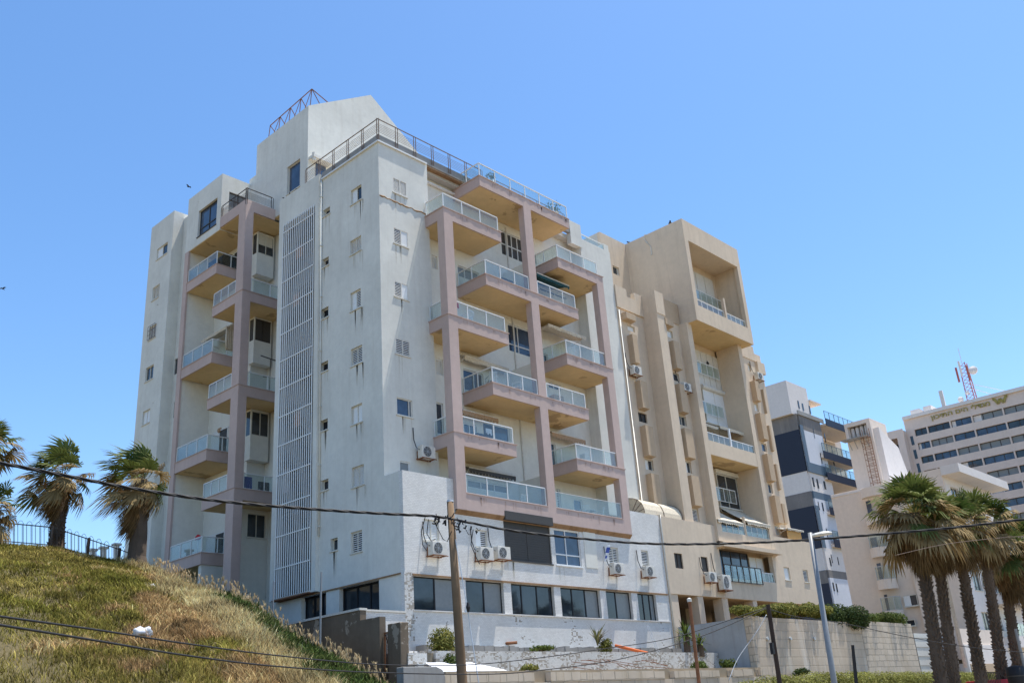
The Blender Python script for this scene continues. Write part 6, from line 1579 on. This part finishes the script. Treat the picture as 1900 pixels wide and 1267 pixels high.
for (x, y0_, y1_, w_) in ((172, 1022, 1034, 5), (192, 1018, 1034, 7), (216, 1012, 1038, 9)):
    a = atd(x, y0_, 60); b = atd(x, y1_+6, 60); m = MB(); m.tube([b, a], .18, 8); m.box(a[0]-.22, a[0]+.22, a[1]-.22, a[1]+.22, a[2], a[2]+.12)
    o = m.build('stone_bollard', 'offwhite'); tag(o, {172: 'small pale pillar seen through the hooped fence, left of three', 192: 'pale pillar seen through the hooped fence, middle of three', 216: 'taller pale pillar beyond the hooped fence near the palm'}[x], 'pillar')
# litter and loose things
def crumple(center, s, label, seed, name='plastic_bag'):
    r = random.Random(seed); bm = bmesh.new(); bmesh.ops.create_icosphere(bm, subdivisions=3, radius=1)
    for v in bm.verts:
        k = .75+.35*math.sin(v.co.x*5+seed)*math.sin(v.co.y*4.3)+r.uniform(-.12, .12); v.co = Vector((v.co.x*s[0]*k, v.co.y*s[1]*k, v.co.z*s[2]*k))+Vector(center)
    me = bpy.data.meshes.new(name); bm.to_mesh(me); bm.free(); me.materials.append(M['plastic']); me.polygons.foreach_set('use_smooth', [True]*len(me.polygons)); o = bpy.data.objects.new(name, me); COL.objects.link(o); tag(o, label, 'litter'); return o
def hill_at(px, py):
    best = None
    for d in np.arange(9, 46, .1):
        p = atd(px, py, d); 
        k = 0
        dx, dy = p[0]-CAM[0], p[1]-CAM[1]; az = math.atan2(dx, dy)
        azs = [math.atan2(c[0]-CAM[0], c[1]-CAM[1]) for c in CR]
        i = np.interp(az, azs, range(len(CR))); k = min(int(i), len(CR)-2); f = i-k; c = CR[k]*(1-f)+CR[k+1]*f
        t = (d-7)/(np.linalg.norm(c[:2]-CAM[:2])-7)
        if t > 1: break
        h = hill_pt(i, t)
        if h[2] >= p[2]: return h
    return atd(px, py, 30)
h = hill_at(264, 1190); crumple(h+np.array((0, 0, .16)), (.24, .2, .13), 'white plastic bag lying on the dry grass of the slope', 3)
h = hill_at(283, 1095); crumple(h+np.array((0, 0, .16)), (.09, .09, .08), 'small white scrap of plastic higher up the slope', 5, 'plastic_scrap')
a, b = on(1142, 1197, 1, -2.3), on(1214, 1214, 1, -2.9); m = MB(); m.tube([a, b], .075, 10); o = m.build('orange_pipe', 'orange', None, True); tag(o, 'orange plastic pipe lying on the terrace below the tiled facade', 'pipe')
a = on(1012+0-68, 1192, 1, Y0-.05)
m = MB(); p0 = on(938, 1193, 1, Y0-.02); m.tube([p0+np.array((0, .1, 0)), p0+np.array((.5, -.25, .02))], .07, 10); o = m.build('spout_pipe', 'rust', None, True); tag(o, 'short rusty spout sticking out of the tiled facade', 'pipe')
a, b, c, d = on(800, 1250, 1, -5.6), on(945, 1247, 1, -5.4), on(975, 1232, 1, -4.2), on(905, 1228, 1, -4.0)
q0 = on(815, 1247, 1, -5.6); q1 = on(942, 1245, 1, -5.6); m = MB(); m.prism([q0, q1, q1+np.array((-.7, 1.3, .42)), q0+np.array((.5, 1.3, .42))], (0, 0, .04)); o = m.build('white_board', 'whitecloth', recalc=True); tag(o, 'white board lying tilted on the lower terrace beside the wooden pole', 'board')
m = MB(); m.bar(on(905, 1247, 1, -5.75), on(1010, 1244, 1, -5.75), .09, .05); m.bar(on(915, 1249, 1, -5.8), on(985, 1250, 1, -5.8), .1, .04); o = m.build('timber', 'wood'); tag(o, 'rough timber planks lying at the edge of the white board', 'planks')
r = random.Random(4); m = MB()
for k in range(16):
    x = r.uniform(1050, 1210); a = on(x, r.uniform(1222, 1244), 1, -4.6+r.uniform(-.5, .5)); m.tube([a, a+np.array((r.uniform(1, 2.6), r.uniform(-.4, .4), r.uniform(-.35, .15)))], .016, 4)
o = m.build('rebar_pile', 'rust'); tag(o, 'tangle of rusty reinforcing rods lying on the lower terrace', 'metal rods')
m = MB(); a = on(1200, 1160, 1, -2.2); b = on(1232, 1240, 1, -2.9)
for k in range(2):
    o_ = np.array((.22*k, 0, 0)); m.tube([a+o_*.6, b+o_], .018, 5)
for k in range(12):
    f = (k+.5)/12; c = a+(b-a)*f; m.bar(c, c+np.array((.13+.09*f, 0, .0)), .014)
o = m.build('wire_ladder', 'steel'); tag(o, 'narrow twisted wire ladder leaning against the right end of the tiled facade', 'ladder')
r = random.Random(9); m = MB()
for k in range(150):
    px_ = r.choice((r.uniform(752, 800), r.uniform(752, 1240))); Yk = r.choice((-1.9, -2.6, -3.2, -4.2, -5.0)) + r.uniform(-.3, .3); zk = 4.5 if Yk > -3.5 else 3.62
    c = on(px_, 1210, 1, Yk); s_ = r.uniform(.04, .16); b = MB(); x, y = c[0], Yk
    pts = [(x+s_*math.cos(a+r.uniform(-.4, .4))*r.uniform(.6, 1.2), y+s_*math.sin(a)*r.uniform(.6, 1.2), zk) for a in (0, 1.3, 2.5, 3.8, 5.0)]
    m.prism(pts, (r.uniform(-.03, .03), r.uniform(-.03, .03), s_*r.uniform(.4, 1.1)))
o = m.build('rubble', 'tile_bad', recalc=True); tag(o, 'scattered rubble and broken tiles on the terraces below the tiled facade', 'rubble', None, 'stuff')
# flag
a = on(*z6(1345, 425), 1, Y0-.5); fl = thing('flag', 'small blue and white flag hanging limp from a short staff on the tiled front', 'flag', (a[0], Y0, a[2]))
MB().tube([(a[0]-.05, Y0, a[2]-.9), (a[0], Y0-.5, a[2]+.1)], .015, 6).build('staff', 'steel', fl)
for k, (mt, o_) in enumerate((('whitecloth', 0), ('blue', .012))):
    m = MB()
    for i in range(6):
        z0_, z1_ = a[2]-.15*i, a[2]-.15*(i+1); xo = -.10*i*.8
        if k == 0 or i in (1, 2, 4): 
            w0 = .10+.04*math.sin(i); m.quad((a[0]+xo-w0, Y0-.47-o_, z0_), (a[0]+xo+w0, Y0-.47-o_-.03*(i % 2), z0_), (a[0]+xo+w0-.08, Y0-.47-o_, z1_), (a[0]+xo-w0-.08, Y0-.47-o_+.02, z1_))
    m.build('cloth', mt, fl)
# balcony things
def chair(loc, rz, label):
    t = thing('plastic_chair', label, 'chair', loc, rz, 'white plastic balcony furniture', local=True)
    MB().box(-.22, .22, -.22, .22, .42, .45).build('seat', 'whitemetal', t)
    m = MB(); 
    for k in range(5): m.bar((-.18+.09*k, .21, .45), (-.2+.1*k, .30, .86), .035, .015)
    m.bar((-.24, .30, .86), (.24, .30, .86), .05, .03); m.build('backrest', 'whitemetal', t)
    for x in (-.2, .2):
        for y in (-.2, .2): MB().bar((x, y, .42), (x*1.15, y*1.15, 0), .035).build('leg', 'whitemetal', t)
    m = MB()
    for x in (-.25, .25): m.bar((x, .26, .66), (x, -.2, .64), .05, .02); m.bar((x, -.2, .64), (x, -.2, .42), .03)
    m.build('armrest', 'whitemetal', t); return t
p = on(*c6(600, 975), 1, -.6)
tb_ = thing('plastic_table', 'white plastic table behind the clear glass of the lowest right balcony', 'table', (p[0], -.45, 11.5), 0, 'white plastic balcony furniture', local=True)
MB().tube([(0, 0, .70), (0, 0, .73)], .42, 20).build('tabletop', 'whitemetal', tb_)
for x in (-.28, .28):
    for y in (-.28, .28): MB().bar((x*.6, y*.6, .7), (x, y, 0), .05).build('leg', 'whitemetal', tb_)
chair((p[0]-.6, -.75, 11.5), 2.4, 'white plastic chair left of the table on the lowest right balcony'); chair((p[0]+.55, -.8, 11.5), 3.7, 'white plastic chair right of the table on the lowest right balcony')
chair((8.3, -.6, 11.5), 3.1, 'dark-backed chair behind the railing of the lowest left balcony').children[0].data.materials[0] = M['whitemetal']
chair((4.9, -.5, 17.76), 1.2, 'white chair showing behind the railing of the long middle balcony') if False else None
chair((6.8, -.55, 17.76), 2.7, 'white chair behind the glass of the long middle balcony, left one'); chair((8.6, -.7, 17.76), 3.6, 'white chair behind the glass of the long middle balcony, right one')
chair((13.6, -.6, 20.78), 2.2, 'white chair on the right balcony under the sagging cream awning'); chair((5.2, -.6, 20.78), 3.3, 'white chair on the second-highest left balcony')
for (x, y, z, w, h, mt, lb) in ((7.9, -.4, 23.86, .9, .6, 'charcoal', 'dark storage chest on the upper long balcony'), (13.9, -.2, 14.72, .7, .75, 'offwhite', 'pale cupboard on the lowest stacked right balcony'), (5.6, -.1, 14.72, 1.0, .55, 'navy', 'dark blue trunk on the balcony with the washing'), (11.6, -.3, 17.76, .8, .7, 'tan2', 'brown cabinet on the right half of the long middle balcony')):
    o = MB().box(x, x+w, y-.4, y, z+.02, z+h).build('storage_box', mt, bevel=.02); tag(o, lb, 'box')
g = thing('barbecue', 'black covered barbecue on the top balcony of the shaded side', 'barbecue', (1.3, 17.0, 29.85))
m = MB(); m.prism([(.9, 16.75, 29.85), (2.1, 16.75, 29.85), (2.05, 16.75, 30.8), (1.7, 16.75, 30.95), (1.2, 16.75, 30.9), (.95, 16.75, 30.7)], (0, .6, 0)); m.build('cover', 'black', g, bevel=.06, recalc=True)
m = MB(); m.box(.62, .88, 17.0, 17.9, 29.85, 30.45); o = m.build('storage_box', 'black', bevel=.03); tag(o, 'black box on the top shaded balcony left of the barbecue', 'box')
def hang(name, label, ax, v, p, q_, mat, off=.0, folds=5):
    r = rect(ax, v, p, q_); m = MB(); n = 12
    for k in range(n):
        u0, u1 = r[0]+(r[1]-r[0])*k/n, r[0]+(r[1]-r[0])*(k+1)/n; d0, d1 = .03*math.sin(k*folds*.5), .03*math.sin((k+1)*folds*.5)
        m.quad(wpt(ax, v, u0, d0, r[2]+.05*math.sin(k)), wpt(ax, v, u1, d1, r[2]+.05*math.sin(k+1)), wpt(ax, v, u1, d1*.3, r[3]), wpt(ax, v, u0, d0*.3, r[3]))
    o = m.build(name, mat); s = o.modifiers.new('thick', 'SOLIDIFY'); s.thickness = .006; tag(o, label, 'laundry'); return o
hang('laundry', 'pale blue shirt drying behind a balcony railing below the striped awning', 1, -.9, c5(405, 585), c5(495, 685), 'whitecloth')
hang('laundry', 'red cloth hanging at the left end of a balcony railing', 1, -1.2, c2(60, 15), c2(85, 90), 'red')
hang('laundry', 'blue sheet hung behind the railing of a shaded balcony', 1, 13.55, k4(1070, 620), k4(1170, 800), 'blue')
hang('laundry', 'dark quilt hung behind the railing of a shaded balcony', 1, 13.6, k4(1260, 690), k4(1410, 830), 'navy')
hang('laundry', 'blue and white cloth hanging at the shaded awning', 1, 16.7, k2(740, 1150), k2(800, 1240), 'blue')
o = thing('parasol', 'folded red parasol cloth lying on the lowest shaded balcony railing', 'parasol', (1.0, 18.0, 12.8)); m = MB(); p = on(*k5(455, 250), 0, 1.2)
m.tube([(1.2, p[1]+.35, p[2]-.02), (1.2, p[1], p[2]+.04), (1.2, p[1]-.35, p[2]-.02)], [.06, .17, .05], 10); m.build('cloth', 'red', o, True); m = MB(); m.tube([(1.2, p[1], p[2]), (1.2, p[1]+.05, 11.85)], .025, 6); m.build('pole', 'steel', o)
r = rect(1, 13.5, k3(1310, 140), k3(1525, 440)); o = thing('drying_rack', 'dark T-shaped clothes rack reaching over a shaded balcony', 'drying rack', ((r[0]+r[1])/2, 13.5, 20.87)); m = MB()
xm_ = r[0]+(r[1]-r[0])*.6; m.bar((xm_, 13.6, 20.87), (xm_, 13.6, r[3]-.1), .03); m.bar((r[0], 13.6, r[3]), (r[1]+.1, 13.6, r[3]-.1), .05); m.bar((r[0]+.2, 13.6, 21.75), (xm_, 13.6, 21.8), .04); m.build('frame', 'darkmetal', o)
def pot(loc, s, label, mat='greenpot', plant=G3, seed=1):
    t = thing('potted_plant', label, 'potted plant', loc); x, y, z = loc
    MB().tube([(x, y, z), (x, y, z+s*.8), (x, y, z+s*.82)], [s*.32, s*.45, s*.38], 12).build('pot', mat, t, True)
    v, c, p_, f = leaf_cloud([(x, y, z+s*1.3)], [(s*.7, s*.7, s*.7)], 160, .06+.03*s, plant, seed); link(strip_mesh('foliage', 'leaf', v, c, p_, f), 'foliage', t)
pot((3.5, 13.9, 26.87), .35, 'green pot with a small plant on a shaded balcony beside the louvre screen')
pot((7.3, -1.0, 29.88), .45, 'white-potted plant behind the glass of the rooftop terrace, leftmost', 'whitemetal', G1, 2)
pot((13.2, -.6, 29.88), .75, 'tallest potted plant at the right end of the rooftop terrace', 'tan2', G1, 5)
# birds
def bird(loc, rz, label, fly=False, s=1.0):
    t = thing('bird', label, 'bird', loc, rz, 'dark birds', local=True)
    bm = bmesh.new(); bmesh.ops.create_uvsphere(bm, u_segments=10, v_segments=8, radius=1)
    for v in bm.verts: x, y, z = v.co; v.co = Vector((x*.075*(1-.35*max(0, -y)), y*.17, z*.075+.03*y+.09))*s
    me = bpy.data.meshes.new('body'); bm.to_mesh(me); bm.free(); me.materials.append(M['feather']); o = bpy.data.objects.new('body', me); COL.objects.link(o); o.parent = t
    m = MB(); m.tube([Vector((0, .14, .13))*s, Vector((0, .19, .16))*s, Vector((0, .22, .155))*s], [.05*s, .045*s, .02*s], 8); m.bar(Vector((0, .22, .155))*s, Vector((0, .27, .15))*s, .012*s); m.build('head', 'feather', t)
    m = MB(); m.prism([Vector((-.03, -.13, .07))*s, Vector((.03, -.13, .07))*s, Vector((.05, -.3, .05))*s, Vector((-.05, -.3, .05))*s], (0, 0, .012)); m.build('tail', 'feather', t)
    for sx in (-1, 1):
        m = MB()
        if fly: m.prism([Vector((sx*.05, .1, .12))*s, Vector((sx*.3, .12, .22))*s, Vector((sx*.52, -.02, .16))*s, Vector((sx*.3, -.08, .18))*s, Vector((sx*.05, -.1, .11))*s], (0, 0, .012))
        else: m.prism([Vector((sx*.07, .08, .12))*s, Vector((sx*.085, -.02, .07))*s, Vector((sx*.05, -.24, .06))*s, Vector((sx*.06, -.05, .13))*s], (sx*.015, 0, 0))
        m.build('wing', 'feather', t)
for k, (x, y, lb) in enumerate(((352, 1110, 'leftmost dark pigeon on the ledge above the louvre screen'), (403, 1075, 'second dark pigeon on the ledge above the louvre screen'), (432, 1052, 'third dark pigeon on the ledge above the louvre screen'), (484, 1022, 'rightmost dark pigeon on the ledge under the roof-room window'))):
    p = on(*k6(x, y), 0, -.05); bird((p[0], p[1], 30.48), 1.0+k, lb, s=.75)
p = on(*k6(292, 470), 0, Xb+.1); bird((p[0]+.1, p[1], p[2]-.1), 1.5, 'dark bird perched on the sloping edge of the roof room')
p = atd(350, 348, 46); bird(tuple(p), .5, 'dark bird flying left of the tall white block', True, .42)
p = atd(5, 537, 46); bird(tuple(p), 2.0, 'dark bird flying at the left edge of the sky', True, .36)
p = on(1241, 408, 0, bx0+.1); bird((p[0]+.1, p[1], bz1), 2.2, 'dark bird on the roof edge of the tan block, near the corner', s=1.3)
p = on(1163, 452, 0, bx0+.1); bird((p[0]+.1, 2.6, bz1), 1.2, 'dark bird where the tan roof steps back')
p = on(*n2(372, 372), 1, .22); bird((p[0], .22, 0) if False else (p[0], .22, p[2]-.12), 2.0, 'dark bird perched on the top balcony rail of the tan tower')
# car and bin glimpsed at the bottom right
def car(loc, rz, label):
    t = thing('parked_car', label, 'car', loc, rz, local=True)
    m = MB(); prof = [(-2.1, .3), (-2.1, .75), (-1.9, .88), (-1.25, .95), (-.7, 1.42), (.75, 1.45), (1.45, .98), (2.0, .85), (2.1, .6), (2.1, .3)]
    m.prism([(x, -.82, z) for x, z in prof], (0, 1.64, 0)); m.build('body', 'red', t, bevel=.06, recalc=True)
    g = MB(); gp = [(-1.1, .98), (-.66, 1.36), (.70, 1.38), (1.3, 1.0)]; g.prism([(x, -.83, z) for x, z in gp], (0, 1.66, 0)); g.build('window', 'glass', t)
    for x in (-1.3, 1.3):
        for y in (-.84, .66):
            w = MB().tube([(x, y, .31), (x, y+.18, .31)], .31, 18).build('wheel', 'black', t); MB().tube([(x, y-.01, .31), (x, y+.19, .31)], .17, 12).build('rim', 'steel', w)
    for y in (-.6, .6): MB().box(2.06, 2.12, y-.16, y+.16, .62, .76).build('headlight', 'whitemetal', t)
p = atd(1840, 1262, 52); car((p[0], p[1], p[2]-1.4), 1.0, 'red car behind the hedge between the right-hand palm trunks')
p = atd(1886, 1250, 50); bn = thing('trash_bin', 'black rounded bin at the foot of the right-hand palms', 'bin', (p[0], p[1], p[2]-1.6)); MB().tube([(p[0], p[1], p[2]-1.6), (p[0], p[1], p[2]-.1), (p[0], p[1], p[2]+.3), (p[0], p[1], p[2]+.36)], [.34, .42, .38, .15], 14).build('body', 'black', bn, True); MB().tube([(p[0], p[1], p[2]-.1), (p[0], p[1], p[2]-.05)], .45, 14).build('rim', 'charcoal', bn)
# iron gate bars low between palms
p0, p1 = atd(1828, 1247, 49), atd(1852, 1247, 49); m = MB()
for k in range(9):
    c = p0+(p1-p0)*k/8; m.bar((c[0], c[1], c[2]-1.6), (c[0], c[1], c[2]), .03)
m.bar(p0, p1, .05); o = m.build('iron_gate', 'darkmetal'); tag(o, 'low dark barred gate glimpsed between the right-hand palm trunks', 'gate')

for o in bpy.data.objects:
    if '_local' in o: del o['_local']
